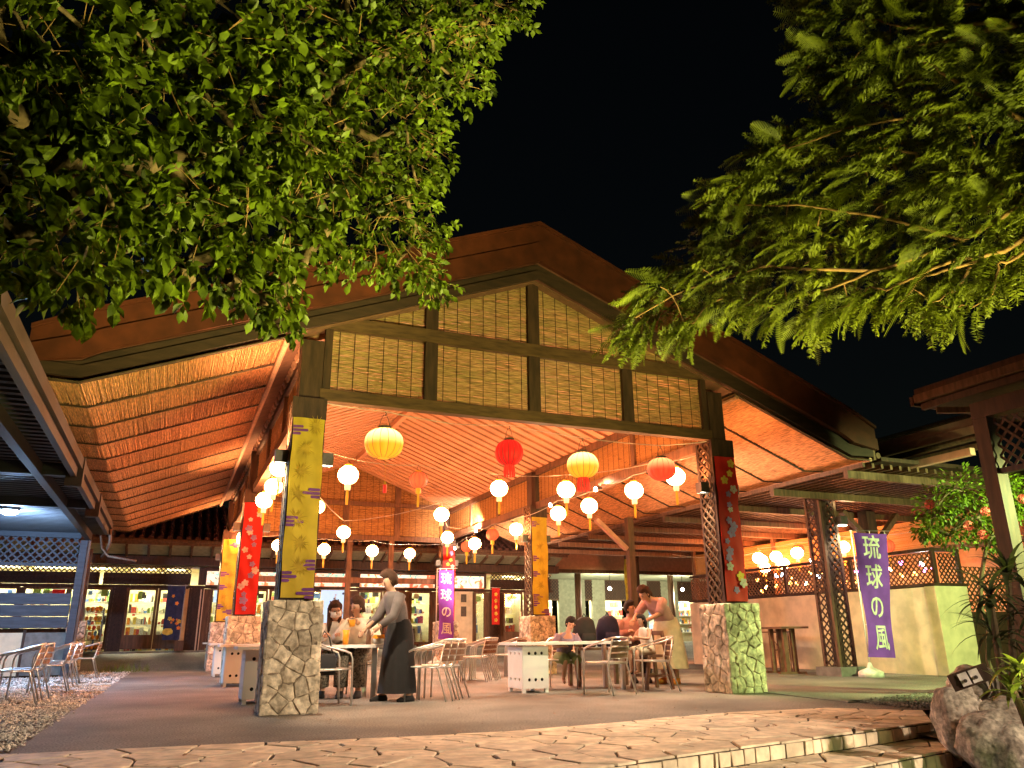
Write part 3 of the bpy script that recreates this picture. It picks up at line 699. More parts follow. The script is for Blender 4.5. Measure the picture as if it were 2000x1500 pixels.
STR = [('cable behind the big lanterns', [(1.0, 2.21, 3.26, 0), (2.39, 3.04, 3.42, 1), (3.98, 3.22, 3.40, 0), (4.95, 2.41, 3.30, 0)], 'from the left'),
       ('cable along the left pillars', [(.06, 3.23, 3.51, 0), (.15, 4.84, 3.48, 0), (.06, 5.4, 3.31, 0), (.21, 12.0, 3.37, 0), (.29, 13.2, 3.44, 0)], 'from the front'),
       ('cable along the right beam', [(6.15, .75, 3.31, 0), (5.88, 1.63, 3.21, 0), (5.95, 3.4, 3.21, 0), (5.84, 4.55, 3.22, 0), (5.98, 7.09, 3.21, 0), (6.0, 8.67, 3.27, 1), (5.62, 8.94, 3.06, 0), (6.0, 10.61, 3.17, 1)], 'from the front'),
       ('cable across mid-hall', [(1.39, 7.54, 3.57, 0), (2.23, 8.73, 3.19, 0), (3.77, 5.99, 3.30, 0), (4.96, 9.17, 3.22, 0)], 'from the left'),
       ('rear cable before the signs', [(1.09, 11.74, 3.16, 0), (2.23, 11.3, 3.05, 0), (3.41, 10.81, 3.0, 0), (4.83, 12.22, 3.1, 0)], 'from the left')]
def cable(pts, label, sag=.08, r=.006, name='string_cable'):
    b = B()
    for a, c in zip(pts[:-1], pts[1:]):
        a = Vector(a); c = Vector(c); q = [a.lerp(c, i / 8) - Vector((0, 0, sag * 4 * (i / 8) * (1 - i / 8) * min(1, (c - a).length / 3))) for i in range(9)]
        b.tube(q, r, 5, cap=False)
    return tag(b.build(name, 'galv', org=pts[0]), label, 'cable', 'cables the lanterns hang from')
for nm, L, frm in STR:
    for i, (x, y, z, rd) in enumerate(L):
        lantern((x, y, z), rd, ('dim red-orange paper lantern, ' if rd else 'glowing white paper lantern, ') + NUM[i] + ' ' + frm + ' on the ' + nm, 'paper lanterns on the ' + nm)
cable([(.2, -.1, 3.72), (1.06, .15, 3.76), (2.1, .3, 3.72), (3.12, .68, 3.9), (4.02, .02, 3.62), (5.5, .18, 3.66), (6.2, -.1, 3.72)], 'cable under the front beam carrying the big lanterns', .03, .007)
cable([(.1, 1.4, 3.6), (1.0, 2.21, 3.53), (2.39, 3.04, 3.69), (3.98, 3.22, 3.67), (4.95, 2.41, 3.57), (6.3, 1.2, 3.7)], 'lantern cable across the hall behind the big lanterns')
cable([(0, .3, 3.75), (.06, 3.23, 3.78), (.15, 4.84, 3.75), (.06, 5.4, 3.58), (.1, 8.5, 3.55), (.21, 12.0, 3.63), (.29, 13.2, 3.7)], 'lantern cable along the left pillars')
cable([(6.3, .1, 3.6), (6.15, .75, 3.58), (5.88, 1.63, 3.48), (5.95, 3.4, 3.48), (5.84, 4.55, 3.49), (5.98, 7.09, 3.48), (6.0, 8.67, 3.54), (5.62, 8.94, 3.33), (6.0, 10.61, 3.44), (6.3, 13.2, 3.5)], 'lantern cable along the right beam')
cable([(.1, 7.0, 3.8), (1.39, 7.54, 3.84), (2.23, 8.73, 3.46), (3.77, 5.99, 3.57), (4.96, 9.17, 3.49), (6.3, 10.0, 3.6)], 'lantern cable across the middle of the hall')
cable([(.2, 12.4, 3.45), (1.09, 11.74, 3.43), (2.23, 11.3, 3.32), (3.41, 10.81, 3.27), (4.83, 12.22, 3.37), (6.2, 12.6, 3.5)], 'rear lantern cable before the shop signs')
# --- clamp spot lamps on the right beam
for i, y in enumerate((3.5, 5.57, 10.3, 12.1)):
    t = thing('spot_lamp', 'dazzling white spot lamp clamped under the right beam, %s from the front' % NUM[i], 'lamp', (0, 0, 0), 'white spot lamps under the right beam')
    b = B(); b.tube([(0, 0, 0), (0, 0, -.10)], .012, 6); b.tube([(.05, 0, -.10), (-.07, 0, -.13)], [.035, .055], 10); b.build('housing', 'metaldark', t)
    b = B(); b.ell((-.075, 0, -.131), (.035, .045, .045), 10, 8); b.build('bulb', 'bulbW', t, True)
    z = 3.70 if i < 3 else 3.42; t.location = (6.24, y, z)
    lamp('spot_lamp_light', 'SPOT', (6.05, y, z - .16), PW['flood'] * (2.6 if i == 2 else 1), (1, .69, .47), .05, ((13, 2.0, .6), (2.6, 2.6, .3), (13.5, 18.5, 3.0), (2.5, 10, .3))[i], 125, .7)
# ================================================================== TABLES
def plate(w, h, holes, r, th):
    cu = bpy.data.curves.new('pl', 'CURVE'); cu.dimensions = '2D'; cu.fill_mode = 'BOTH'; cu.extrude = th / 2
    def sp(pts):
        s = cu.splines.new('POLY'); s.points.add(len(pts) - 1)
        for p_, q in zip(s.points, pts): p_.co = (q[0], q[1], 0, 1)
        s.use_cyclic_u = True
    sp([(0, 0), (w, 0), (w, h), (0, h)])
    for x, y in holes: sp([(x + r * math.cos(2 * math.pi * k / 14), y + r * math.sin(2 * math.pi * k / 14)) for k in range(14)])
    o = bpy.data.objects.new('pl', cu); SC.collection.objects.link(o); me = bpy.data.meshes.new_from_object(o.evaluated_get(bpy.context.evaluated_depsgraph_get()))
    vs = [tuple(v.co) for v in me.vertices]; fs = [tuple(p_.vertices) for p_ in me.polygons]
    bpy.data.objects.remove(o); bpy.data.curves.remove(cu); bpy.data.meshes.remove(me); return vs, fs
def table(label, loc, L=1.85, D=.75):
    """origin: front-left foot of the white box"""
    t = thing('table', label, 'table', (0, 0, 0), 'white tables with a perforated box leg')
    w, d, z0, z1 = .42, .56, .06, .665
    for nm, wd_, fn in (('front', w, lambda v: (v[0], v[2], v[1] + z0)), ('back', w, lambda v: (v[0], d - v[2], v[1] + z0)), ('left', d, lambda v: (v[2], v[0], v[1] + z0)), ('right', d, lambda v: (w - v[2], v[0], v[1] + z0))):
        xs = [wd_ * .25, wd_ * .5, wd_ * .75] if wd_ == w else [wd_ * .2, wd_ * .5, wd_ * .8]
        vs, fs = plate(wd_, z1 - z0, [(x, y) for x in xs for y in (.125, .50)], .024, .016); b = B(); b.add([fn(v) for v in vs], fs); b.build('box_panel', 'white', t)
    b = B(); b.box((.02, .02, z0 + .01), (w - .02, d - .02, z1 - .01)); b.build('box_core', 'hole', t)  # near-black fill standing in for the shade inside the hollow box
    for x in (.0, w - .05):
        for y in (0, d - .05): b = B(); b.box((x, y, 0), (x + .05, y + .05, z0 - .003)); b.build('foot', 'white', t)
    b = B(); b.box((-.12, -.10, .68), (L, D - .10, .72)); b.build('table_top', 'white', t)
    for x in (L - .16,):
        for y in (-.04, D - .22): b = B(); b.box((x, y, 0), (x + .06, y + .06, .678)); b.build('leg', 'alu', t)
    t.location = loc; return t
T1 = table('white table beside the left front pillar, box leg half hidden by it', (-.36, 1.45, 0))
for i, (y, z, lb) in enumerate(((5.7, 0, 'white table directly behind the one beside the left front pillar'), (9.9, 0, 'white table in the left row before the red flowered banner'), (14.6, .0, 'farthest white table in the left row, near the shop doors'))):
    dup(T1, (-.34 + .03 * i, y, z), 0, lb)
T2 = dup(T1, (3.62, 1.42, 0), 0, 'white table where the boy leans, its perforated white box leg facing the camera')
# ================================================================== CHAIRS
def make_chair():
    t = thing('chair', 'x', 'chair')
    fr = [(-.255, .24, 0), (-.262, .225, .56), (-.262, .20, .625), (-.262, .13, .655), (-.258, -.12, .715), (-.235, -.24, .755), (-.17, -.295, .775), (0, -.315, .78)]
    b = B(); b.tube(fr + [(-x, y, z) for x, y, z in fr[-2::-1]], .0135, 8); b.build('arm_frame', 'alu', t, True)
    for s in (-1, 1):
        b = B(); b.tube([(s * .165, -.29, .77), (s * .19, -.215, .45), (s * .20, -.19, .42), (s * .235, -.33, 0)], .012, 8); b.build('rear_leg', 'alu', t, True)
    b = B(); b.tube([(-.225, -.19, .425), (-.235, .20, .435), (-.21, .23, .437), (.21, .23, .437), (.235, .20, .435), (.225, -.19, .425), (-.225, -.19, .425)], .011, 6); b.build('seat_rail', 'alu', t, True)
    for k in range(6): b = B(); y = -.165 + k * .072; b.box((-.225, y - .029, .436), (.225, y + .029, .446)); b.build('seat_slat', 'alu', t)
    for k in range(3):
        b = B(); z = .53 + k * .083; dy = -.035 * (z - .45) / .1 * .65
        pts = [(-.172, -.235 + dy + .012), (-.09, -.255 + dy), (0, -.262 + dy), (.09, -.255 + dy), (.172, -.235 + dy + .012)]
        for (x0, y0), (x1, y1) in zip(pts[:-1], pts[1:]):
            b.add([(x0, y0, z - .03), (x1, y1, z - .03), (x1, y1, z + .03), (x0, y0, z + .03), (x0, y0 - .008, z - .03), (x1, y1 - .008, z - .03), (x1, y1 - .008, z + .03), (x0, y0 - .008, z + .03)], [(3, 2, 1, 0), (4, 5, 6, 7), (0, 1, 5, 4), (2, 3, 7, 6), (1, 2, 6, 5), (3, 0, 4, 7)])
        o = b.build('back_slat', 'slat', t)
        b = B()
        for zz in (z - .036, z + .036):
            b.tube([(x, y - .004, zz) for x, y in pts], .005, 4)
        b.build('slat_trim', 'alu', t)
    return t
chair0 = make_chair(); _first = [True]
def chair(x, y, rz, label, group, z=0):
    if _first[0]:
        _first[0] = False; chair0.location = (x, y, z); chair0.rotation_euler.z = rz; chair0['label'] = label; chair0['group'] = group; return chair0
    return dup(chair0, (x, y, z), rz, label, group)
H = math.pi / 2
for i, (x, y, r) in enumerate(((-3.22, 3.15, 1.62), (-3.20, 3.9, 1.50), (-3.10, 5.75, 1.6), (-3.13, 7.3, 1.52), (-3.18, 8.6, 1.64), (-3.02, 10.9, 1.55))):
    chair(x, y, r, 'aluminium armchair on the gravel under the blue-lit pergola, %s from the front' % NUM[i], 'chairs in a row on the gravel')
chair(.60, .74, -1.45, 'aluminium armchair beside the left front pillar, black handbag hung on it', 'chairs at the left table')
for i in range(3): chair(1.98 + .13 * i, .88 + .10 * i, .95, 'aluminium armchair by the standing woman, %s of three pushed together' % ['front', 'middle', 'rear'][i], 'chairs pushed together by the standing woman', z=0)
for i in range(4): chair(4.15 + .10 * i, 4.9 + .16 * i, .8, 'armchair in the nested row right of the purple flag, %s from the front' % NUM[i], 'nested chairs behind the centre', z=.0)
for i in range(3): chair(5.35 + .10 * i, 6.1 + .16 * i, .7, 'armchair in the nested row left of the middle yellow-banner pillar, %s from the front' % NUM[i], 'nested chairs before the middle pillar')
chair(4.62, .62, .28, 'aluminium armchair with its back to the camera at the right table', 'chairs at the right table')
chair(5.55, .85, 1.25, 'aluminium armchair facing left beside the little girl', 'chairs at the right table')
chair(4.66, 2.18, 2.6, 'aluminium armchair under the leaning boy behind the right table', 'chairs at the right table')
chair(1.0, 2.55, 3.14, 'aluminium armchair under the masked woman behind the left table', 'chairs at the left table'); chair(1.36, 2.32, 2.8, 'aluminium armchair under the woman in the beige top', 'chairs at the left table')
# ================================================================== SHOPS (left and middle)
YS = 18.0; ZF = .42
shop = thing('shop_row', 'long shop building behind the hall with red tiled roof and lit glass fronts', 'building', (0, YS, ZF))
def sb(name, a, c, m, parent=None, kind=None):
    b = B(); b.box(a, c); return b.build(name, m, parent or shop, kind=kind)
X0, X1 = -9.0, 12.2
sb('plinth', (X0, YS - .35, 0.02), (X1, YS + 4, ZF + .055), 'concrete')
sb('back_wall', (X0, YS + 1.6, ZF), (X1, YS + 1.75, 3.4), 'shopwall'); sb('ceiling', (X0, YS + .1, 3.0), (X1, YS + 1.6, 3.06), 'shopwall')
sb('eave_beam', (X0, YS - .55, 3.06), (X1, YS - .3, 3.33), 'timber'); sb('lintel', (X0, YS - .05, 2.38), (X1, YS + .05, 2.47), 'timber')
# eave soffit boards between rafters
for i in range(int((X1 - X0) / .62)):
    x = X0 + i * .62
    b = B(); b.add([(x + .04, YS - .58, 3.36), (x + .58, YS - .58, 3.36), (x + .58, YS - 1.25, 3.58), (x + .04, YS - 1.25, 3.58), (x + .04, YS - .58, 3.38), (x + .58, YS - .58, 3.38), (x + .58, YS - 1.25, 3.6), (x + .04, YS - 1.25, 3.6)], [(0, 1, 2, 3), (7, 6, 5, 4), (3, 2, 6, 7), (0, 4, 5, 1)]); b.build('soffit_board', 'greenceil', shop)
    b = B(); b.bar((x, YS - .5, 3.32), (x, YS - 1.28, 3.56), .07, .10); b.build('eave_rafter', 'timber2', shop)
sb('eave_fascia', (X0, YS - 1.36, 3.60), (X1, YS - 1.29, 3.76), 'timber2')
b = B(); b.tube([(X0, YS - 1.44, 3.72), (X1, YS - 1.44, 3.72)], .06, 8); b.build('gutter', 'timber2', shop)
b = B(); b.add([(X0, YS - 1.3, 3.78), (X1, YS - 1.3, 3.78), (X1, YS + 2.2, 5.35), (X0, YS + 2.2, 5.35), (X0, YS - 1.3, 3.70), (X1, YS - 1.3, 3.70), (X1, YS + 2.2, 5.25), (X0, YS + 2.2, 5.25)], [(0, 1, 2, 3), (7, 6, 5, 4), (0, 4, 5, 1), (1, 5, 6, 2), (3, 7, 4, 0)]); b.build('roof', 'tile', shop)
proto = None
for i in range(int((X1 - X0) / .27)):
    x = X0 + .1 + i * .27
    if proto is None:
        b = B()
        for k in range(9):
            y0 = YS - 1.34 + k * .39; z0 = 3.80 + (y0 - YS + 1.3) * .449
            b.tube([(x, y0, z0 + .018), (x, y0 + .37, z0 + .018 + .166)], [.085, .07], 7)
        proto = b.build('tile_row', 'tile', shop); px = x
    else: o = inst(proto, shop, (proto.location.x + x - px, proto.location.y, proto.location.z))
def shelf_goods(x0, x1, zs, y0, depth, seed, parent, hmax=.29):
    R = random.Random(seed); b = B()
    for z in zs:
        x = x0 + .03
        while x < x1 - .08:
            w_ = R.uniform(.03, .12); h = R.uniform(.06, hmax); w_ = min(w_, x1 - x - .02)
            mi = R.choice((0, 0, 0, 1, 2, 3, 4, 5, 6)); dpt = R.uniform(.08, depth)
            if R.random() < .6: b.box((x, y0 + .02, z + .012), (x + w_, y0 + dpt, z + .012 + h), mi)
            else: b.loft([(x + w_ / 2, y0 + .1, z + .012, w_ * .45, w_ * .45), (x + w_ / 2, y0 + .1, z + h * .7, w_ * .45, w_ * .45), (x + w_ / 2, y0 + .1, z + h, w_ * .2, w_ * .2)], 8, mi)
            x += w_ + R.uniform(.002, .018)
    return b.build('shelf_goods', GC, parent, kind='stuff')
def bay(x0, x1, seed, shelves=(.5, .85, 1.2, 1.55)):
    for z in shelves: sb('shelf', (x0 + .04, YS + .62, ZF + z - .02), (x1 - .04, YS + .98, ZF + z), 'white')
    shelf_goods(x0 + .04, x1 - .04, [ZF + z for z in shelves], YS + .64, .3, seed, shop)
    shelf_goods(x0 + .08, x1 - .08, [ZF + .06], YS + .20, .3, seed + 50, shop, .62)
    R = random.Random(seed); b = B()
    for k in range(int((x1 - x0) * 5)):                       # price cards and things hung from the ceiling
        x = R.uniform(x0 + .1, x1 - .2); z = ZF + R.choice(shelves) - .075; b.box((x, YS + .60, z), (x + R.uniform(.06, .12), YS + .606, z + .06), R.choice((0, 0, 6, 4)))
        x = R.uniform(x0 + .1, x1 - .25); z = ZF + R.uniform(1.62, 1.78); w_ = R.uniform(.10, .22); b.box((x, YS + R.uniform(.2, .5), z), (x + w_, YS + .52, z + R.uniform(.10, .24)), R.choice((5, 2, 0, 1, 3, 5)))
    b.build('price_cards', GC, shop, kind='stuff')
    sb('bay_divider', (x0 - .02, YS + .15, ZF + .06), (x0 + .02, YS + 1.6, 3.0), 'shopwall')
    sb('ceiling_lamp', (x0 + .15, YS + .35, 2.96), (x1 - .15, YS + .45, 2.995), 'shoplight')
    lamp('shop_lamp_light', 'AREA', ((x0 + x1) / 2, YS + .42, 2.94), PW['shop'] * (x1 - x0) / 1.5, (1, .94, .70), target=((x0 + x1) / 2, YS + .6, 0), sx=(x1 - x0) * .8, sy=.3)
def window(x0, x1, z0=.12, z1=1.96, door=False):
    nm = 'glass_door' if door else 'shop_window'
    b = B(); y = YS
    for a, c in (((x0, y - .03, ZF + z0), (x0 + .07, y + .03, ZF + z1)), ((x1 - .07, y - .03, ZF + z0), (x1, y + .03, ZF + z1)), ((x0 + .07, y - .03, ZF + z1 - .07), (x1 - .07, y + .03, ZF + z1)), ((x0 + .07, y - .03, ZF + z0), (x1 - .07, y + .03, ZF + z0 + (.42 if door else .10)))): b.box(a, c)
    o = b.build(nm, 'timber2', shop)
    b = B(); b.box((x0 + .07, y - .006, ZF + z0 + (.42 if door else .1)), (x1 - .07, y + .006, ZF + z1 - .07)); b.build('pane', 'glass', o)
    if door: b = B(); b.box((x1 - .12, y - .07, ZF + .95), (x1 - .09, y - .032, ZF + 1.25)); b.build('handle', 'alu', o)
def lat_panel(a, w_, h, m='timber', name='lattice_panel', step=.10, par=None):
    b = B(); lattice(b, a, (1, 0, 0), (0, 0, 1), w_, h, step, .032, .01); return b.build(name, m, par or shop)
def lat_post(x, w_=.42):
    sb('post_board', (x - w_ / 2, YS - .12, ZF + .06), (x - w_ / 2 + .05, YS - .07, 2.4), 'timber'); sb('post_board', (x + w_ / 2 - .05, YS - .12, ZF + .06), (x + w_ / 2, YS - .07, 2.4), 'timber')
    lat_panel((x - w_ / 2 + .05, YS - .09, ZF + .06), w_ - .1, 2.4 - ZF - .06, par=shop); sb('post_back', (x - w_ / 2 + .06, YS - .04, ZF + .06), (x + w_ / 2 - .06, YS - .02, 2.4), 'timber')
BAYS = [(-8.6, -7.2, 0), (-7.1, -5.6, 0), (-5.5, -4.1, 0), (-4.0, -3.08, 0), (-2.66, -1.78, 1), (-1.76, -.90, 1), (-.2, .62, 0), (.66, 1.6, 1), (1.65, 2.9, 0), (3.0, 4.1, 0), (4.6, 5.5, 0), (5.52, 6.3, 1), (6.5, 7.3, 0), (7.75, 8.0, 0), (8.95, 9.4, 0), (10.1, 10.9, 1), (10.95, 11.9, 0)]
for i, (a, c, d) in enumerate(BAYS): bay(a, c, 100 + i); window(a, c, door=bool(d))
_e = sorted((a, c) for a, c, d in BAYS)
for (a0, c0), (a1, c1) in zip(_e[:-1], _e[1:]):
    if a1 - c0 > .05: sb('wall_panel', (c0 + .003, YS - .01, ZF + .06), (a1 - .003, YS + .06, 2.37), 'timber2')
sb('sign_backing', (-.62, YS - .03, 2.49), (9.42, YS + .02, 3.05), 'timber')
for x in (-2.87, -.64, 9.75): lat_post(x)
for x0, x1 in ((-9, -7.0), (-6.9, -3.5), (-3.4, -.85), (9.6, 12.1)):
    lat_panel((x0, YS - .02, 2.49), x1 - x0, .55); sb('lattice_rail', (x0, YS - .035, 2.70), (x1, YS + .0, 2.76), 'timber')
for x in (-.35, 4.3, 7.42, 9.5):
    pass
for x0, x1 in ((-9, -7.0), (-6.9, -3.5), (-3.4, -.85), (9.6, 12.1)): sb('lattice_backing', (x0, YS + .03, 2.48), (x1, YS + .05, 2.84), 'timber')  # boards added to block the shop light behind the lower lattice
# rough yellow stone panels beside the doors
for k, (x0, x1) in enumerate(((-.52, -.40), (-1.02, -.86))):
    sb('stone_jamb', (x0, YS - .11, ZF + .06), (x1, YS - .02, 2.35), 'cream')
sb('stone_panel', (8.1, YS - .10, ZF + .06), (8.85, YS - .02, 2.38), 'cream'); sb('wall_plaque', (8.40, YS - .13, 2.0), (8.60, YS - .105, 2.28), 'metaldark'); sb('wall_plaque', (8.40, YS - .13, 1.5), (8.60, YS - .105, 1.85), 'metaldark')
def sign(x0, x1, label, z0=2.49, z1=2.92, m='sign'):
    t = thing('shop_sign', label, 'sign', ((x0 + x1) / 2, YS - .2, z0), 'flowered signboards over the shops')
    b = B(); b.box((x0, YS - .22, z0), (x1, YS - .12, z1)); b.build('panel', m, t); b = B(); b.box((x0 - .03, YS - .23, z0 - .05), (x1 + .03, YS - .10, z0 - .003)); b.build('frame_rail', 'timber2', t)
    R = random.Random(int(x0 * 10)); p = B()                      # a short unreadable line of dark brush strokes, as in the photo
    for k in range(int((x1 - x0) * 5)):
        x = x0 + .12 + k * .19
        if x > x1 - .12 or R.random() < .4: continue
        for q in range(3): a = R.uniform(-.05, .05); c = R.uniform(-.05, .05); p.bar((x + a, YS - .224, (z0 + z1) / 2 + c), (x + R.uniform(-.06, .06), YS - .224, (z0 + z1) / 2 + R.uniform(-.07, .07)), .004, .018)
    if p.f: p.build('lettering', 'metaldark', t)
sign(-.38, .5, 'flowered backlit signboard left of the yellow and red banners'); sign(.55, 2.95, 'flowered backlit signboard behind the left front pillar'); sign(3.0, 4.2, 'flowered backlit signboard above the white-patterned door curtain'); sign(4.65, 7.35, 'long flowered backlit signboard behind the standing woman'); sign(8.05, 9.25, 'flowered backlit signboard right of the purple flag')
# curtain, posters, hanging banners
def hanging(name, label, cat, x0, x1, y, z0, z1, m, prints=(), wave=.015, grp=None):
    t = thing(name, label, cat, ((x0 + x1) / 2, y, z0), grp); b = B(); n, k = 10, 14
    for i in range(k + 1):
        for j in range(n + 1): x = x0 + (x1 - x0) * j / n; z = z0 + (z1 - z0) * i / k; b.v.append((x, y + wave * math.sin(j * 1.3 + i * .35), z))
    for i in range(k):
        for j in range(n): q = i * (n + 1) + j; b.f.append((q, q + 1, q + n + 2, q + n + 1)); b.m.append(0)
    b.build('cloth', m, t, smooth=True)
    for pb, pm in prints: pb.build('print', pm, t, kind='stuff')
    b = B(); b.tube([(x0 - .05, y, z1 + .015), (x1 + .05, y, z1 + .015)], .012, 6); b.build('rod', 'galv', t)
    return t
R = random.Random(5); p = B()
for k in range(9):
    a, c = R.uniform(-1.42, -1.05), R.uniform(1.15, 2.15); r_ = R.uniform(.03, .07)
    flower(p, a, c, r_, YS - .52, R.choice((0, 1)), 5, R.uniform(0, 6))
p.loft([(-1.36, YS - .53, .94, .02, .003), (-1.36, YS - .53, .98, .14, .004), (-1.36, YS - .53, 1.06, .15, .004), (-1.36, YS - .53, 1.14, .09, .004)], 12, 1)
hanging('shop_banner', 'dark navy banner with orange and yellow print beside the glass shop doors', 'banner', -1.50, -.98, YS - .50, .80, 2.42, 'navy', [(p, ['orange', 'yel_print'])])
t = thing('banner_stand', 'small block base under the navy shop banner', 'stand', (-1.0, YS - .5, ZF + .06)); b = B(); b.box((-1.12, YS - .62, ZF + .058), (-.86, YS - .38, ZF + .36)); b.build('block', 'timber2', t); b = B(); b.tube([(-.99, YS - .5, ZF + .36), (-.99, YS - .5, 2.46)], .014, 6); b.build('pole', 'galv', t)
p = B()
for k in range(40): flower(p, R.uniform(3.62, 4.05), R.uniform(1.05, 2.3), R.uniform(.03, .05), YS - .34, R.choice((0, 1, 0)), 5, R.uniform(0, 6))
hanging('door_curtain', 'blue and white patterned curtain panel behind the seated women', 'curtain', 3.3, 4.1, YS - .30, .95, 2.36, 'bluelit', [(p, ['textw', 'navy'])])
p = B()
for k in range(5): flower(p, 9.33, 1.35 + k * .22, .07, YS - 1.22, 0, 5, k)
hanging('shop_banner', 'narrow orange-red banner with yellow marks right of the purple flag', 'banner', 9.18, 9.48, YS - 1.2, 1.2, 2.45, 'red', [(p, ['yel_print'])])
hanging('wall_poster', 'small red poster on the shop window at far left', 'poster', -4.72, -4.38, YS - .06, 2.02, 2.30, 'red', (), .003)
hanging('wall_poster', 'blue seascape poster in the window left of the yellow banner', 'poster', -.10, .52, YS - .05, 1.95, 2.32, 'bluelit', (), .003)
# goods rack with orange packs at the left shop door
t = thing('goods_rack', 'display rack of orange packs beside the leftmost shop door', 'rack', (-3.45, YS - .6, ZF + .055))
b = B()
for x in (-3.72, -3.2): b.box((x - .015, YS - .75, ZF + .057), (x + .015, YS - .45, 1.75))
for k in range(5): b.box((-3.7, YS - .75, ZF + .12 + k * .27), (-3.22, YS - .45, ZF + .135 + k * .27))
b.build('frame', 'metaldark', t); b = B(); R = random.Random(8)
for k in range(5):
    for j in range(4): b.ell((-3.64 + j * .12, YS - .62, ZF + .21 + k * .27), (.055, .07, .07), 8, 6, R.choice((1, 1, 6, 1, 4, 0)))
b.build('packs', GC, t, True, kind='stuff')
# purple flag standing in front of the rear right pillar
def flag(label, chars, x0, y, z0, z1, w, base, size, tlab, lean=.0, pole_h=None):
    t = thing('flag', label, 'flag', (x0, y, base), 'purple flags with white characters'); n, k = 8, 30; b = B()
    def fy(u, v): return y - .02 - .035 * math.sin(3.1 * u + 4 * v) * (1 - .4 * v) - .02 * math.sin(9 * v + 2 * u)
    def fx(u, v): return x0 + .06 + w * u + lean * (1 - v) * (.30 + .70 * u) + .015 * math.sin(6 * v)
    def fz(u, v): return z0 + (z1 - z0) * v - .03 * u * (1 - v)
    for i in range(k + 1):
        for j in range(n + 1): u, v = j / n, i / k; b.v.append((fx(u, v), fy(u, v), fz(u, v)))
    for i in range(k):
        for j in range(n): q = i * (n + 1) + j; b.f.append((q, q + 1, q + n + 2, q + n + 1)); b.m.append(0)
    b.build('cloth', 'purple', t, smooth=True)
    for i, ch in enumerate(chars):
        vs, fs = text_mesh(ch, size); b = B(); cv = 1 - (i + .5) / len(chars) * .97 - .01
        out = []
        for vx, vy, vz in vs:
            u = .5 + vx / w; v = cv + vy / (z1 - z0); out.append((fx(u, v), fy(u, v) - .012 - vz, fz(u, v)))
        b.add(out, fs); b.build('lettering', 'textw', t)
    b = B(); zt = z1 + .04; b.tube([(x0, y, base + .18), (x0, y, zt)], .014, 8); b.tube([(x0 - .02, y, zt), (x0 + w + .16, y, zt + .03)], .011, 6); b.build('pole', 'alu', t)
    b = B()
    for v in (.98, .75, .5, .25, .03): b.tube([(x0, y, fz(0, v)), (fx(0, v), fy(0, v), fz(0, v))], .008, 5)
    for u in (.1, .5, .95): b.tube([(fx(u, 1), fy(u, 1), fz(u, 1)), (fx(u, 1), y, zt + .02)], .010, 5)
    b.build('loops', 'textw', t)
    b = B(); b.loft([(x0, y, base, .23, .23), (x0, y, base + .09, .23, .23), (x0, y, base + .12, .18, .18), (x0, y, base + .17, .06, .06), (x0, y, base + .26, .03, .03)], 20); b.build('water_base', 'plastic', t, True)
flag('tall purple flag with white characters on a white base before the cream wall', '琉球の風', 11.06, 1.9, .36, 2.72, .90, 0, .50, 'f', -.31)
flag('distant purple flag with white characters standing in front of the red banner', '琉球の風', 5.93, 13.05, .75, 2.72, .48, 0, .36, 'f2')
# ================================================================== LIT ARCADE at the right rear
arc = thing('arcade', 'shop arcade at the right rear with salmon fascia and pale slatted ceiling', 'building', (17, 20, .15))
def pb(par, name, a, c, m):
    b = B(); b.box(a, c); return b.build(name, m, par)
pb(arc, 'plinth', (12.6, 19.6, .02), (26, 26, .445), 'concrete')
pb(arc, 'fascia_board', (13.3, 19.9, 3.45), (26, 20.0, 4.15), 'salmon'); pb(arc, 'fascia_board', (13.2, 19.86, 4.16), (26, 20.1, 4.28), 'timber2'); pb(arc, 'fascia_rail', (13.2, 19.84, 3.30), (26, 20.02, 3.44), 'timber2')
pb(arc, 'ceiling_board', (13.2, 20, 3.40), (26, 24.2, 3.44), 'timber2'); pb(arc, 'roof', (13.0, 19.8, 4.30), (26, 26, 4.55), 'tile')
for i in range(26): pb(arc, 'ceiling_slat', (13.3, 20.1 + i * .158, 3.35), (26, 20.1 + i * .158 + .10, 3.395), 'greenceil')
for x in (14.6, 19.3, 21.5):
    b = B(); b.tube([(x, 20.5, .445), (x, 20.5, 3.34)], .14, 12); b.build('round_post', 'timber2', arc, True)
WX = [(13.0, 14.1), (14.7, 15.5), (16.9, 17.3), (18.0, 19.4), (20.4, 21.2), (22.2, 24.5)]
edges = [12.6] + [v for q in WX for v in q] + [26]
for i in range(0, len(edges), 2): pb(arc, 'wall_pier', (edges[i], 24.2, .445), (edges[i + 1], 24.4, 3.35), 'greenceil')
for i, (a, c) in enumerate(WX):
    pb(arc, 'lintel', (a, 24.22, 2.38), (c, 24.38, 3.35), 'timber2'); b = B(); lattice(b, (a, 24.19, 2.45), (1, 0, 0), (0, 0, 1), c - a, .85, .11, .034, .008); b.build('lattice_panel', 'timber', arc)
    pb(arc, 'room_wall', (a - .2, 25.4, .445), (c + .2, 25.5, 3.0), 'shopwall' if i != 4 else 'bluelit')
    for z in (.9, 1.3, 1.7, 2.1): pb(arc, 'shelf', (a, 24.9, z - .02), (c, 25.3, z), 'white')
    shelf_goods(a, c, (.9, 1.3, 1.7, 2.1), 24.92, .3, 300 + i, arc)
    lamp('arcade_shop_light', 'AREA', ((a + c) / 2, 24.7, 2.9), PW['shop'] * .9, (1, .93, .6), target=((a + c) / 2, 25.0, 0), sx=(c - a) * .8, sy=.3)
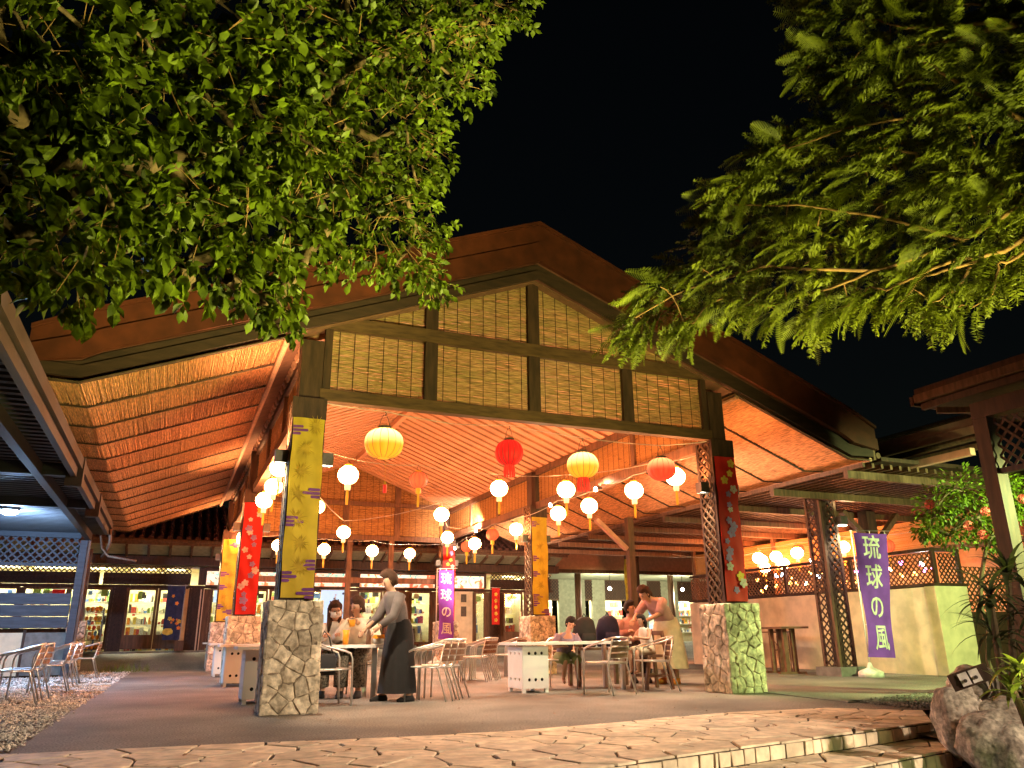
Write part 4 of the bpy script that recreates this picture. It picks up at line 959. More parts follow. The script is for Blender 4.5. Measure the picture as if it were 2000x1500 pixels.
for i, x in enumerate((16.1, 19.85)):
    t = thing('ceiling_spot', '%s white ceiling lamp shining under the arcade ceiling' % ('left' if i == 0 else 'right'), 'lamp', (x, 20.4, 2.7), 'white lamps under the arcade ceiling')
    b = B(); b.tube([(x, 20.4, 3.34), (x, 20.4, 2.78)], .012, 6); b.build('stem', 'metaldark', t); b = B(); b.ell((x, 20.4, 2.72), (.07, .07, .07), 12, 8); b.build('bulb', 'bulbW', t, True)
    lamp('arcade_lamp_light', 'POINT', (x, 20.4, 2.52), PW['corridor'], (1, .98, .66), .07)
# ================================================================== RIGHT WING: slatted roof, low wall, terrace
wing = thing('right_wing', 'dark slatted pergola roof with bamboo-blind clerestory right of the hall', 'building', (12.5, 6, 0))
for i in range(34): pb(wing, 'ceiling_slat', (9.35 + i * .215, -.2, 3.52), (9.35 + i * .215 + .055, 14, 3.60), 'timber2')
for i in range(8): pb(wing, 'joist', (9.3, .1 + i * 1.9, 3.38), (16.6, .1 + i * 1.9 + .10, 3.515), 'timber2')
pb(wing, 'roof_deck', (9.7, -.3, 3.63), (17, 14.2, 3.70), 'timber')
for nm, a, c, m in (('eave_board', (10.96, -1.3, 3.98), (11.02, 2.2, 4.17), 'salmon'), ('eave_board', (10.99, -1.3, 4.18), (11.06, 2.2, 4.32), 'salmon'), ('eave_beam', (10.9, -1.3, 3.74), (11.0, 2.6, 3.84), 'timber2'), ('eave_beam', (10.6, -1.3, 3.60), (10.72, 2.6, 3.72), 'salmon')): pb(wing, nm, a, c, m)
b = B(); b.tube([(10.85, -1.3, 3.93), (10.85, 2.4, 3.90)], .06, 8); b.build('gutter', 'timber2', wing)
b = B(); b.add([(11, -1.4, 4.33), (11, 13, 4.33), (18, 13, 5.6), (18, -1.4, 5.6), (11, -1.4, 4.25), (11, 13, 4.25), (18, 13, 5.5), (18, -1.4, 5.5)], [(0, 1, 2, 3), (7, 6, 5, 4), (0, 4, 5, 1), (1, 5, 6, 2), (2, 6, 7, 3), (3, 7, 4, 0)]); b.build('roof', 'timber', wing)
b = B()
for k in range(7): b.tube([(11 + k * 1.1, -1.38, 4.36 + k * .2), (11 + k * 1.1, 13, 4.36 + k * .2)], .05, 6)
b.build('roof_roll', 'timber', wing)
for y0, y1 in ((1.2, 4.9), (5.0, 6.7), (6.8, 8.6), (8.7, 10.6), (10.7, 12.6)):
    b = B(); blind_slats(b, y0, y1, 2.72, lambda z, y0=y0, y1=y1: (y0, y1) if z < 3.36 else (0, 0), 15.0, False, .024); o = b.build('bamboo_blind', 'blind', wing)
    pb(wing, 'blind_post', (14.95, y1 - .02, 0), (15.07, y1 + .12, 3.5), 'timber2')
pb(wing, 'blind_rail', (14.93, 1.0, 2.58), (15.08, 12.6, 2.70), 'timber2')
pb(wing, 'back_wall', (17.6, -1, 0), (17.8, 11.5, 3.5), 'cream')
def lat_column(label, x, y, h, w=.44, z0=.17, brace=True, tone='timber'):
    t = thing('lattice_post', label, 'post', (x, y, 0)); a = w / 2
    pb(t, 'concrete_base', (x - .33, y - .33, 0), (x + .33, y + .33, z0), 'concrete')
    for sx in (-1, 1):
        for sy in (-1, 1): b = B(); b.cbox((x + sx * (a - .03), y + sy * (a - .03), (z0 + h) / 2), (.06, .06, h - z0 - .004)); b.build('corner_post', 'timber2', t)
    pb(t, 'inner_post', (x - .08, y - .08, z0), (x + .08, y + .08, h), 'timber')
    for p, ux in (((x - a + .01, y + a - .06, z0), (0, -1, 0)), ((x - a + .06, y - a + .01, z0), (1, 0, 0)), ((x + a - .01, y - a + .06, z0), (0, 1, 0))):
        b = B(); lattice(b, p, ux, (0, 0, 1), w - .12, h - z0 - .05, .115, .034, .008); b.build('lattice_panel', tone, t)
    return t
lat_column('dark lattice post on a concrete base left of the tall purple flag', 11.0, 2.58, 3.72)
t = thing('wall_light', 'box-shaped light on the lattice post left of the tall purple flag', 'lamp', (11.28, 2.3, 2.95)); b = B(); b.box((11.16, 2.20, 2.93), (11.34, 2.35, 3.10)); b.build('housing', 'metaldark', t); b = B(); b.box((11.18, 2.22, 2.905), (11.32, 2.33, 2.925)); b.build('lamp_glass', 'postglass', t)
lamp('post_light', 'SPOT', (11.25, 2.17, 2.88), PW['post'] * 2.2, (1, .95, .6), .04, (11.25, 2.3, 0), 120, .8); lamp('post_light', 'SPOT', (11.25, 2.17, 3.12), PW['post'] * .5, (1, .95, .6), .04, (11.25, 2.3, 6), 110, .8)
t = thing('braced_post', 'dark timber post with Y-shaped braces behind the tall purple flag', 'post', (13.4, 3.6, 0)); pb(t, 'post', (13.28, 3.48, 0), (13.55, 3.75, 3.5), 'timber')
for s in (-1, 1): b = B(); b.bar((13.4 + s * .1, 3.5, 2.75), (13.4 + s * .85, 3.5, 3.45), .11, .13, (0, 1, 0)); b.build('brace', 'timber2', t)
t = thing('braced_post', 'thin dark post with orange-lit brace seen behind the right front pillar', 'post', (8.6, 6.3, 0)); pb(t, 'post', (8.52, 6.22, 0), (8.68, 6.38, 3.5), 'timber2'); b = B(); b.bar((8.5, 6.3, 2.75), (7.7, 6.3, 3.42), .10, .12, (0, 1, 0)); b.build('brace', 'salmon', t)  # salmon on the brace stands in for orange light
# low wall with lattice
t = thing('garden_wall', 'cream plastered low wall topped by a dark lattice, its end face lit green', 'wall', (12.6, 1.4, 0))
pb(t, 'wall', (12.52, 1.42, 0), (12.76, 9.6, 1.66), 'cream'); pb(t, 'end_wall', (12.51, 1.38, 0), (13.42, 1.62, 1.67), 'cream')
pb(t, 'coping', (12.50, 1.36, 1.674), (12.80, 9.6, 1.73), 'timber'); pb(t, 'coping', (12.81, 1.36, 1.674), (13.46, 1.66, 1.73), 'timber')
for a, c in ((1.42, 3.5), (3.56, 5.6), (5.66, 7.6), (7.66, 9.6)):
    b = B(); lattice(b, (12.62, c, 1.735), (0, -1, 0), (0, 0, 1), c - a, .60, .085, .03, .009); b.build('lattice_panel', 'timber2', t); pb(t, 'lattice_post', (12.59, a - .05, 1.735), (12.67, a + .02, 2.36), 'timber')
b = B(); lattice(b, (12.86, 1.5, 1.735), (1, 0, 0), (0, 0, 1), .56, .60, .085, .03, .009); b.build('lattice_panel', 'timber', t); pb(t, 'rail', (12.58, 1.40, 2.36), (12.68, 9.6, 2.42), 'timber'); pb(t, 'rail', (12.69, 1.42, 2.36), (13.44, 1.52, 2.42), 'timber'); pb(t, 'lattice_post', (13.38, 1.44, 1.735), (13.45, 1.51, 2.36), 'timber')
t = thing('lattice_fence', 'low dark lattice fence glowing orange behind the spiky plant', 'fence', (15.0, 1.6, 0)); b = B(); lattice(b, (13.6, 1.7, 1.2), (1, 0, 0), (0, 0, 1), 3.2, .9, .10, .034, .009); b.build('lattice_panel', 'timber2', t); pb(t, 'board', (13.6, 1.66, 0), (16.8, 1.72, 1.19), 'timber')
# terrace lanterns and coloured bulbs
for i, (x, y, z, rd) in enumerate(((13.9, 9.4, 2.78, 0), (13.47, 7.57, 2.79, 0), (14.3, 8.4, 2.83, 0), (14.1, 9.9, 2.75, 0), (13.92, 7.37, 2.82, 0), (13.81, 6.43, 2.83, 0), (14.0, 7.2, 2.62, 0), (14.2, 8.2, 2.6, 0), (14.4, 7.0, 2.98, 1), (14.4, 5.4, 2.9, 0), (14.6, 4.2, 2.80, 1))):
    lantern((x, y, z), rd, ('red-orange' if rd else 'glowing white') + ' paper lantern over the walled terrace on the right, %s of the string' % NUM[i], 'paper lanterns over the walled terrace')
cable([(13.0, 11, 3.2), (14.1, 9.9, 3.02), (14.3, 8.4, 3.1), (13.47, 7.57, 3.06), (13.81, 6.43, 3.1), (14.4, 5.4, 3.17), (14.6, 4.2, 3.07), (14.8, 2, 3.2)], 'lantern cable over the walled terrace')
t = thing('fairy_lights', 'string of pink, blue and amber bulbs behind the lattice of the cream wall', 'string lights', (13.2, 3, 2.1)); R = random.Random(4)
b = B(); b.tube([(13.1, 1.9, 2.28), (13.15, 3.4, 2.16), (13.1, 5.2, 2.12), (13.1, 7.5, 2.1)], .006, 5); b.build('wire', 'metaldark', t)
for k in range(30):
    y = 1.85 + k * .19 + R.uniform(-.04, .04); b = B(); b.ell((13.12 + R.uniform(-.05, .25), y, 2.0 + R.uniform(-.12, .26)), (.045, .045, .05), 8, 6); b.build('bulb', 'bulbP' if k in (0, 1, 2, 4, 8, 9, 10, 11) else 'bulbB' if k in (17, 18, 24, 25) else R.choice(('bulbO', 'bulbO', 'lanW')), t, True)
for i, (x, y, z) in enumerate(((13.0, 5.1, 2.50), (13.05, 2.02, 2.17))):
    t = thing('spot_lamp', 'white starry lamp on the terrace %s' % ('beside the dark lattice post' if i == 0 else 'behind the lattice corner of the cream wall'), 'lamp', (x, y, z)); b = B(); b.ell((x, y, z), (.045, .045, .045), 10, 8); b.build('bulb', 'bulbW', t, True); b = B(); b.tube([(x, y, z + .04), (x, y, z + .12)], [.03, .02], 8); b.build('cap', 'metaldark', t)
    lamp('terrace_lamp_light', 'POINT', (x + .12, y, z + .02), PW['terrace'], (1, .85, .7), .05)
lamp('terrace_lantern_light', 'POINT', (14.4, 5.4, 2.42), PW['terrace'] * 14, (1, .22, .055), .17); lamp('terrace_lantern_light', 'POINT', (14.3, 8.4, 2.36), PW['terrace'] * 14, (1, .22, .055), .17)  # point lights added under the lanterns as orange fill, without fixtures
# tall brown tables by the wall
def high_table(label, x, y, brown=True, L=1.3, D=.6):
    t = thing('high_table', label, 'table', (0, 0, 0)); z = .90
    b = B(); b.box((-L / 2, -D / 2, z), (L / 2, D / 2, z + .04)); b.build('table_top', 'slat', t)
    for sx in (-1, 1):
        for sy in (-1, 1): b = B(); b.cbox((sx * L * .24, sy * .09, z / 2 + .02), (.085, .085, z - .045)); b.build('leg', 'slat', t)
        b = B(); b.cbox((sx * L * .24, 0, .02), (.14, D * .95, .04)); b.build('foot', 'slat', t)
    t.location = (x, y, 0); t.rotation_euler.z = 1.30; return t
high_table('dark brown standing table in front of the cream wall', 10.85, 4.0)
t = thing('folding_table', 'thin-legged dark folding table behind the brown standing table', 'table', (0, 0, 0)); b = B(); b.box((-.9, -.28, .82), (.9, .28, .85)); b.build('table_top', 'slat', t)
for s in (-1, 1):
    for q in (-1, 1): b = B(); b.tube([(s * .75, q * .22, 0), (s * .75, q * .22, .82)], .014, 6); b.build('leg', 'slat', t)
    b = B(); b.tube([(s * .75, -.22, .45), (s * .75, .22, .45)], .012, 6); b.tube([(s * .75, 0, .45), (s * .3, 0, .8)], .010, 6); b.build('brace', 'slat', t)
t.location = (11.55, 5.5, 0); t.rotation_euler.z = 1.45
# ================================================================== PERGOLA on the left
per = thing('pergola', 'dark slatted pergola roof on the left lit blue by a dome lamp', 'pergola', (-4, 5, 0))
for i in range(72): y = -3.2 + i * .215; pb(per, 'roof_slat', (-9, y, 3.335), (-2.88, y + .10, 3.385), 'perg')
pb(per, 'roof_cover', (-9, -3.4, 3.40), (-2.9, 12.3, 3.44), 'perg')
pb(per, 'edge_beam', (-2.95, -3.5, 3.15), (-2.87, 10.6, 3.33), 'pergbeam'); pb(per, 'edge_beam', (-2.865, -3.5, 3.28), (-2.81, 10.6, 3.44), 'pergbeam'); pb(per, 'inner_beam', (-3.46, -2, 3.16), (-3.34, 12.0, 3.33), 'pergbeam')
for y in (3.3, 6.6): pb(per, 'cross_joist', (-9, y - .06, 3.17), (-2.96, y + .06, 3.33), 'perg'); pb(per, 'joist_block', (-3.02, y - .10, 3.02), (-2.79, y + .08, 3.46), 'pergbeam')
pb(per, 'post', (-3.56, 11.9, 0), (-3.40, 12.06, 3.15), 'blueplank'); pb(per, 'post_cover', (-3.39, 11.94, 0), (-3.34, 12.10, 3.15), 'timber2')
b = B(); lattice(b, (-9, 12.0, 2.60), (1, 0, 0), (0, 0, 1), 5.42, .60, .13, .038, .010); b.build('lattice_panel', 'blueplank', per); pb(per, 'lattice_rail', (-9, 11.95, 2.52), (-3.57, 12.03, 2.595), 'blueplank'); pb(per, 'lattice_rail', (-9, 11.95, 3.205), (-3.57, 12.03, 3.33), 'blueplank')
b = B(); b.tube([(-2.85, 10.5, 3.3), (-2.82, 10.6, 3.0), (-2.88, 10.8, 2.80), (-3.0, 11.2, 2.70)], .035, 8); b.tube([(-3.05, 10.8, 3.15), (-2.98, 10.7, 2.85), (-2.8, 10.3, 2.64), (-2.2, 10.0, 2.52)], .025, 8); b.build('drain_pipe', 'timber2', per, True)
t = thing('dome_lamp', 'blue-white dome lamp on the underside of the left pergola', 'lamp', (-4.5, 8.1, 3.2)); b = B(); b.ell((-4.5, 8.1, 3.26), (.16, .16, .075), 16, 8); b.build('dome', 'bulbB', t, True); b = B(); b.tube([(-4.5, 8.1, 3.28), (-4.5, 8.1, 3.332)], .17, 16); b.build('rim', 'metaldark', t)
lamp('dome_lamp_light', 'POINT', (-4.5, 8.1, 3.12), PW['pergola'], (.40, .64, 1), .12)
t = thing('plank_wall', 'bench-high wall of three grey-blue planks over pale panels beside the left chairs', 'wall', (-5, 12.1, 0))
for k in range(3): pb(t, 'plank', (-9, 11.92 - .01 * k, 1.10 + k * .268), (-3.58, 11.98, 1.10 + k * .268 + .255), 'blueplank')
for k in range(6): x = -9 + k * .92; pb(t, 'panel', (x, 12.02, .05), (x + .86, 12.07, 1.0), 'concrete' if k % 2 else 'cream'); pb(t, 'stud', (x + .86, 12.0, 0), (x + .92, 12.09, 1.09), 'timber')
pb(t, 'backing', (-9, 12.10, 0), (-3.6, 12.13, 1.09), 'timber')
t = thing('stone_pier', 'short stone pier with dark post beyond the left chairs', 'pillar', (-3.72, 15.5, .05)); b = B(); b.box((-3.98, 15.28, 0), (-3.46, 15.74, 1.32)); b.build('mortar_core', 'mortar', t)
for c in voronoi([(-.27, 0), (.27, 0), (.27, 1.33), (-.27, 1.33)], scatter_seeds([(-.27, 0), (.27, 0), (.27, 1.33), (-.27, 1.33)], .19), .014):
    cx = sum(p[0] for p in c) / len(c); cz = sum(p[1] for p in c) / len(c); vs, fs = slab_stone([(x - cx, z - cz) for x, z in c], .05, .016, .006, .16); bb = B(); bb.add([(-3.72 + x + cx, 15.30 - d, z + cz) for x, z, d in vs], fs); bb.build('stone', 'stone', t)
pb(t, 'post', (-3.82, 15.4, 1.325), (-3.58, 15.64, 3.3), 'timber2')
# ================================================================== RIGHT FRONT kiosk
ki = thing('kiosk', 'dark timber kiosk corner with eave and lattice at the right edge', 'building', (9.5, -3, 0))
pb(ki, 'eave_board', (8.96, -9, 4.20), (9.04, -1.72, 4.32), 'timber2'); pb(ki, 'eave_board', (9.06, -9, 4.09), (9.14, -1.75, 4.19), 'timber'); pb(ki, 'soffit', (9.1, -9, 4.15), (12, -1.75, 4.19), 'timber'); pb(ki, 'roof', (9.0, -9, 4.325), (12, -1.72, 4.42), 'timber')
pb(ki, 'eave_lip', (8.95, -1.715, 4.16), (12, -1.66, 4.30), 'timber'); b = B(); b.bar((9.2, -1.9, 4.06), (9.9, -2.6, 3.95), .07, .09); b.build('brace', 'timber2', ki)
pb(ki, 'plate_beam', (9.25, -9, 3.78), (9.42, -2.40, 4.02), 'timber')
pb(ki, 'post', (9.25, -2.62, 0), (9.47, -2.40, 3.775), 'timber'); pb(ki, 'post', (9.30, -3.18, 0), (9.44, -3.04, 2.95), 'greenceil')  # pale green of the second post stands in for green light on it
t = thing('tube_light', 'greenish tube light hanging inside the kiosk', 'lamp', (10.4, -4.6, 3.0)); b = B(); b.tube([(10.4, -5.1, 3.0), (10.4, -4.1, 3.0)], .03, 8); b.build('tube', 'kioskglass', t); b = B()
for y in (-5.05, -4.15): b.tube([(10.4, y, 3.03), (10.4, y, 4.145)], .01, 5)
b.build('hanger', 'metaldark', t)
lamp('tube_light_beam', 'SPOT', (10.36, -4.6, 2.90), PW['kiosk'], (.72, 1, .34), .12, (10.5, 1.0, -.3), 106, .6)
b = B(); lattice(b, (9.34, -2.66, 3.02), (0, -1, 0), (0, 0, 1), 3.6, .72, .12, .036, .010); b.build('lattice_panel', 'timber', ki); pb(ki, 'lattice_rail', (9.29, -6.3, 2.94), (9.40, -2.64, 3.015), 'timber')
pb(ki, 'back_wall', (11.6, -9, 0), (11.7, -3.2, 4.1), 'timber')
# ================================================================== ROCKS, PLANTS
def rock(label, c, r, seed, flat=(1, 1, 1), rz=0.):
    bm = bmesh.new(); bmesh.ops.create_icosphere(bm, subdivisions=4, radius=1); o_ = Vector((seed * 3.7, seed * 1.3, seed * 2.1))
    for v in bm.verts:
        p = v.co.copy(); d = 1 + .22 * noise.noise(p * 1.1 + o_) + .14 * noise.noise(p * 2.6 + o_) + .05 * noise.noise(p * 7 + o_); pit = noise.noise(p * 9 + o_); d -= .045 * max(0, pit - .25) * 3
        v.co = Vector((p.x * d * r * flat[0], p.y * d * r * flat[1], p.z * d * r * flat[2]))
    me = bpy.data.meshes.new('boulder'); bm.to_mesh(me); bm.free(); me.materials.append(M['rock']); me.polygons.foreach_set('use_smooth', np.ones(len(me.polygons), bool))
    o = bpy.data.objects.new('boulder', me); link(o); o.location = c; o.rotation_euler.z = rz; return tag(o, label, 'rock', 'boulders beside the paved steps')
rock('tall upright pinkish boulder at the right end of the paved landing', (4.83, -4.91, .13), .235, 1, (.80, .85, 1.28))
rock('broad pale pitted boulder at the bottom right corner', (4.70, -5.36, -.05), .30, 2, (1.12, .95, .86), .4)
rock('long low boulder at the right frame edge under the yellow-green leaves', (5.14, -5.10, .15), .24, 3, (1.35, .9, .66), .5)
rock('dark boulder carrying the switch box', (5.32, -4.72, .36), .25, 4, (1.25, .8, .66), .3)
rock('shadowed boulder behind the bottom right corner', (5.45, -5.3, -.12), .3, 5)
b = B(); b.add([(5.3, -2.6, -.02), (60, -3.4, .0), (60, -40, .0), (5.3, -6.5, -.30), (5.0, -4.9, -.1)], [(0, 4, 3, 2, 1)]); struct(b.build('garden_bed', 'soil'))
t = thing('switch_box', 'pair of small white switch plates on a tilted dark board above the boulders', 'switch box', (4.9, -5.06, .46))
_r = Vector((.61, -.79, 0)) * .94 + Vector((0, 0, .34)); _n = Vector((-.79, -.61, 0)); _u = _r.cross(_n) * -1
_u = _u if _u.z > 0 else -_u
def tilted(c, w, h, d):
    c = Vector(c); return [c + _r * a * w / 2 + _u * q * h / 2 + _n * k * d / 2 for k in (-1, 1) for a, q in ((-1, -1), (1, -1), (1, 1), (-1, 1))], [(3, 2, 1, 0), (4, 5, 6, 7), (0, 1, 5, 4), (1, 2, 6, 5), (2, 3, 7, 6), (3, 0, 4, 7)]
SW = Vector((4.60, -5.26, .465))
b = B(); b.add(*tilted(SW, .30, .13, .03)); b.build('board', 'timber', t)
for k in (-1, 1):
    b = B(); q = SW + _r * k * .042 + _n * .022; b.add(*tilted(q, .070, .098, .012)); b.build('switch_plate', 'textw', t); b = B(); q2 = q + _n * .006 - _u * .012; b.tube([q2, q2 + _n * .012], .014, 8); b.build('socket', 'metaldark', t)
def blade(L, w, droop, n=7):
    vs = []; fs = []
    for i in range(n + 1):
        u = i / n; x = L * (u - .12 * droop * u * u); z = L * (.35 * u - droop * .75 * u * u); ww = w * math.sin(math.pi * min(1, .12 + .88 * u) ** .8) * (1 if u < .98 else .2)
        vs += [(x, -ww, z + .25 * ww), (x, 0, z), (x, ww, z + .25 * ww)]
    for i in range(n): fs += [(3 * i, 3 * i + 3, 3 * i + 4, 3 * i + 1), (3 * i + 1, 3 * i + 4, 3 * i + 5, 3 * i + 2)]
    return vs, fs
def spiky(label, base, heads, nleaf, L, w, m, cat, name, droop=(.4, 1.2)):
    t = thing(name, label, cat, base); protos = []
    for k in range(4):
        vs, fs = blade(1, w, random.uniform(*droop)); b = B(); b.add(vs, fs); protos.append(b)
    first = {}
    for hx, hy, hz in heads:
        b = B(); b.tube([base, (base[0] * .4 + hx * .6, base[1] * .4 + hy * .6, base[2] * .5 + hz * .5), (hx, hy, hz)], [.035, .028, .022], 8); b.build('stem', 'bark', t)
        for i in range(nleaf):
            k = i % 4; l = L * random.uniform(.65, 1.15); rot = (0, -random.uniform(-.35, 1.15), i * 2.4 + random.uniform(-.3, .3)); loc = (hx - base[0], hy - base[1], hz - base[2] - random.uniform(0, .12))
            if k not in first: first[k] = protos[k].build('leaf', m, None, True); first[k].parent = t; first[k].location = loc; first[k].rotation_euler = rot; first[k].scale = (l,) * 3
            else: inst(first[k], t, loc, rot, (l,) * 3)
    return t
spiky('spiky dark-leaved dracaena beside the kiosk post', (5.30, -5.00, -.05), [(5.07, -5.22, 1.12), (5.20, -5.10, .82), (5.36, -5.22, 1.32), (5.52, -5.3, 1.0)], 26, .42, .055, 'leafC', 'plant', 'dracaena')
spiky('yellow-green broad-leaved ginger plant at the right frame edge', (4.48, -5.88, -.2), [(4.25, -5.85, .46), (4.31, -5.90, .58), (4.37, -5.80, .42)], 13, .27, .12, 'leafD', 'plant', 'ginger_plant', (.5, 1.3))
# --- leaves as geometry, clustered on twigs grown from a spanning tree
def leaf_tpl(w=.5, fold=.18, curl=.12):
    v = np.array([(0, 0, 0), (.33, 0, -.02), (.66, 0, -.06 - curl * .3), (1, 0, -.14 - curl), (.28, w * .42, fold * .35), (.62, w * .5, fold * .4 - .05), (.28, -w * .42, fold * .35), (.62, -w * .5, fold * .4 - .05)], float)
    f = [(0, 1, 4), (1, 2, 5, 4), (2, 3, 5), (0, 6, 1), (1, 6, 7, 2), (2, 7, 3)]
    return v, f
def frond_tpl(n=21, L=1., w=.34):
    v = []; f = []
    zc = lambda x: -.30 * x * x
    for i in range(n):
        x = .10 + .88 * i / n; l = w * .62 * (math.sin(math.pi * (.12 + .84 * i / n)) ** .6); lw = .014
        for s in (-1, 1):
            k = len(v); v += [(x - lw * .4, 0, zc(x)), (x + lw * .9, s * l * .5, zc(x) - .02), (x + .10 * l + .02, s * l, zc(x) - .08 * l - .03), (x + lw * 1.3, 0, zc(x + lw))]; f.append((k, k + 1, k + 2, k + 3) if s < 0 else (k + 3, k + 2, k + 1, k))
    k = len(v)
    for i in range(5): x = i / 4; v += [(x, -.006, zc(x)), (x, .006, zc(x))]
    for i in range(4): f.append((k + 2 * i, k + 2 * i + 2, k + 2 * i + 3, k + 2 * i + 1))
    return np.array(v, float), f
def frames(d, roll):
    d = d / np.linalg.norm(d, axis=1, keepdims=True); up = np.tile(np.array([0, 0, 1.]), (len(d), 1)); sd = np.cross(up, d); sd += 1e-5; sd /= np.linalg.norm(sd, axis=1, keepdims=True); up = np.cross(d, sd)
    c, s = np.cos(roll)[:, None], np.sin(roll)[:, None]
    return np.stack([d, sd * c + up * s, up * c - sd * s], 2)
def mass(name, tpl, P, R3, S, m, parent, near=300):
    v, f = tpl; cam_p = np.array([-1.35, -9.94, .82]); fw = np.array([.373, .875, .3085]); rt = np.array([.921, -.389, -.01])
    d = P - cam_p; dep = d @ fw; lat = d @ rt; vis = (dep > .5) & (np.abs(lat / dep) < .66) & (np.abs((d @ np.array([-.111, -.288, .951])) / dep) < .5)
    order = np.argsort(np.where(vis, np.linalg.norm(d, axis=1) / S, 1e9)); idx = order[:near]; rest = order[near:]; off = np.array(wloc(parent))
    me = None
    for i in idx:
        if me is None:
            b = B(); b.add(v.tolist(), f); o = b.build(name, m, None, False); o.parent = parent; me = o.data
        else: o = bpy.data.objects.new(name, me); link(o, parent)
        o.matrix_local = Matrix.Translation(Vector(P[i] - off)) @ Matrix(R3[i].tolist()).to_4x4() @ Matrix.Scale(float(S[i]), 4)
    X = np.einsum('nij,vj->nvi', R3[rest], v) * S[rest][:, None, None] + P[rest][:, None, :]
    # jitter so that no two are the same
    X += rng.normal(0, .004, X.shape) * (S[rest][:, None, None] / .1) * .5
    nv = len(v); V = X.reshape(-1, 3) - off; faces = []
    me2 = bpy.data.meshes.new(name + '_mass'); n = len(rest)
    ls = np.array([len(q) for q in f]); flat = np.concatenate([np.array(q) for q in f]); loops = (flat[None] + nv * np.arange(n)[:, None]).reshape(-1)
    me2.vertices.add(len(V)); me2.vertices.foreach_set('co', V.astype(np.float32).reshape(-1)); me2.loops.add(len(loops)); me2.loops.foreach_set('vertex_index', loops.astype(np.int32))
    tot = np.tile(ls, n); st = np.concatenate([[0], np.cumsum(tot)[:-1]]); me2.polygons.add(len(tot)); me2.polygons.foreach_set('loop_start', st.astype(np.int32)); me2.update(calc_edges=True); me2.validate()
    me2.materials.append(M[m]); o = bpy.data.objects.new('foliage', me2); link(o, parent); o['kind'] = 'stuff'
def skeleton(nodes, root_pts, parent, m, k=.0035, rmax=.09, rmin=.004, name='branch'):
    """Prim's tree from the given root points through all nodes; thicker where more hangs on it"""
    pts = [Vector(p) for p in root_pts]; par = [-1] + list(range(len(root_pts) - 1)); pend = [Vector(n) for n in nodes]
    P = np.array([tuple(p) for p in pts]); 
    rem = np.array([tuple(p) for p in pend]); best = np.full(len(rem), 1e9); bi = np.zeros(len(rem), int)
    for j, p in enumerate(P):
        d = np.linalg.norm(rem - p, axis=1); u = d < best; best[u] = d[u]; bi[u] = j
    alive = np.ones(len(rem), bool)
    for _ in range(len(rem)):
        i = int(np.argmin(np.where(alive, best, 1e9))); alive[i] = False; pts.append(Vector(rem[i])); par.append(int(bi[i])); j = len(pts) - 1
        d = np.linalg.norm(rem - rem[i], axis=1) * 1.04; u = (d < best) & alive; best[u] = d[u]; bi[u] = j
    cnt = [1] * len(pts)
    for i in range(len(pts) - 1, 0, -1):
        if par[i] >= 0: cnt[par[i]] += cnt[i]
    b = B()
    for i in range(1, len(pts)):
        a = pts[par[i]]; c = pts[i]; mid = a.lerp(c, .5) + Vector((random.uniform(-1, 1), random.uniform(-1, 1), random.uniform(-.2, 1))) * (c - a).length * .10
        r0 = min(rmax, max(rmin, k * math.sqrt(cnt[par[i]]) * 1.6)); r1 = min(rmax, max(rmin, k * math.sqrt(cnt[i]) * 1.6)); r0 = min(r0, r1 * 1.5)
        b.tube([a, mid, c], [r0, (r0 + r1) / 2, r1], 6, cap=False)
    return b.build(name, m, parent, True)
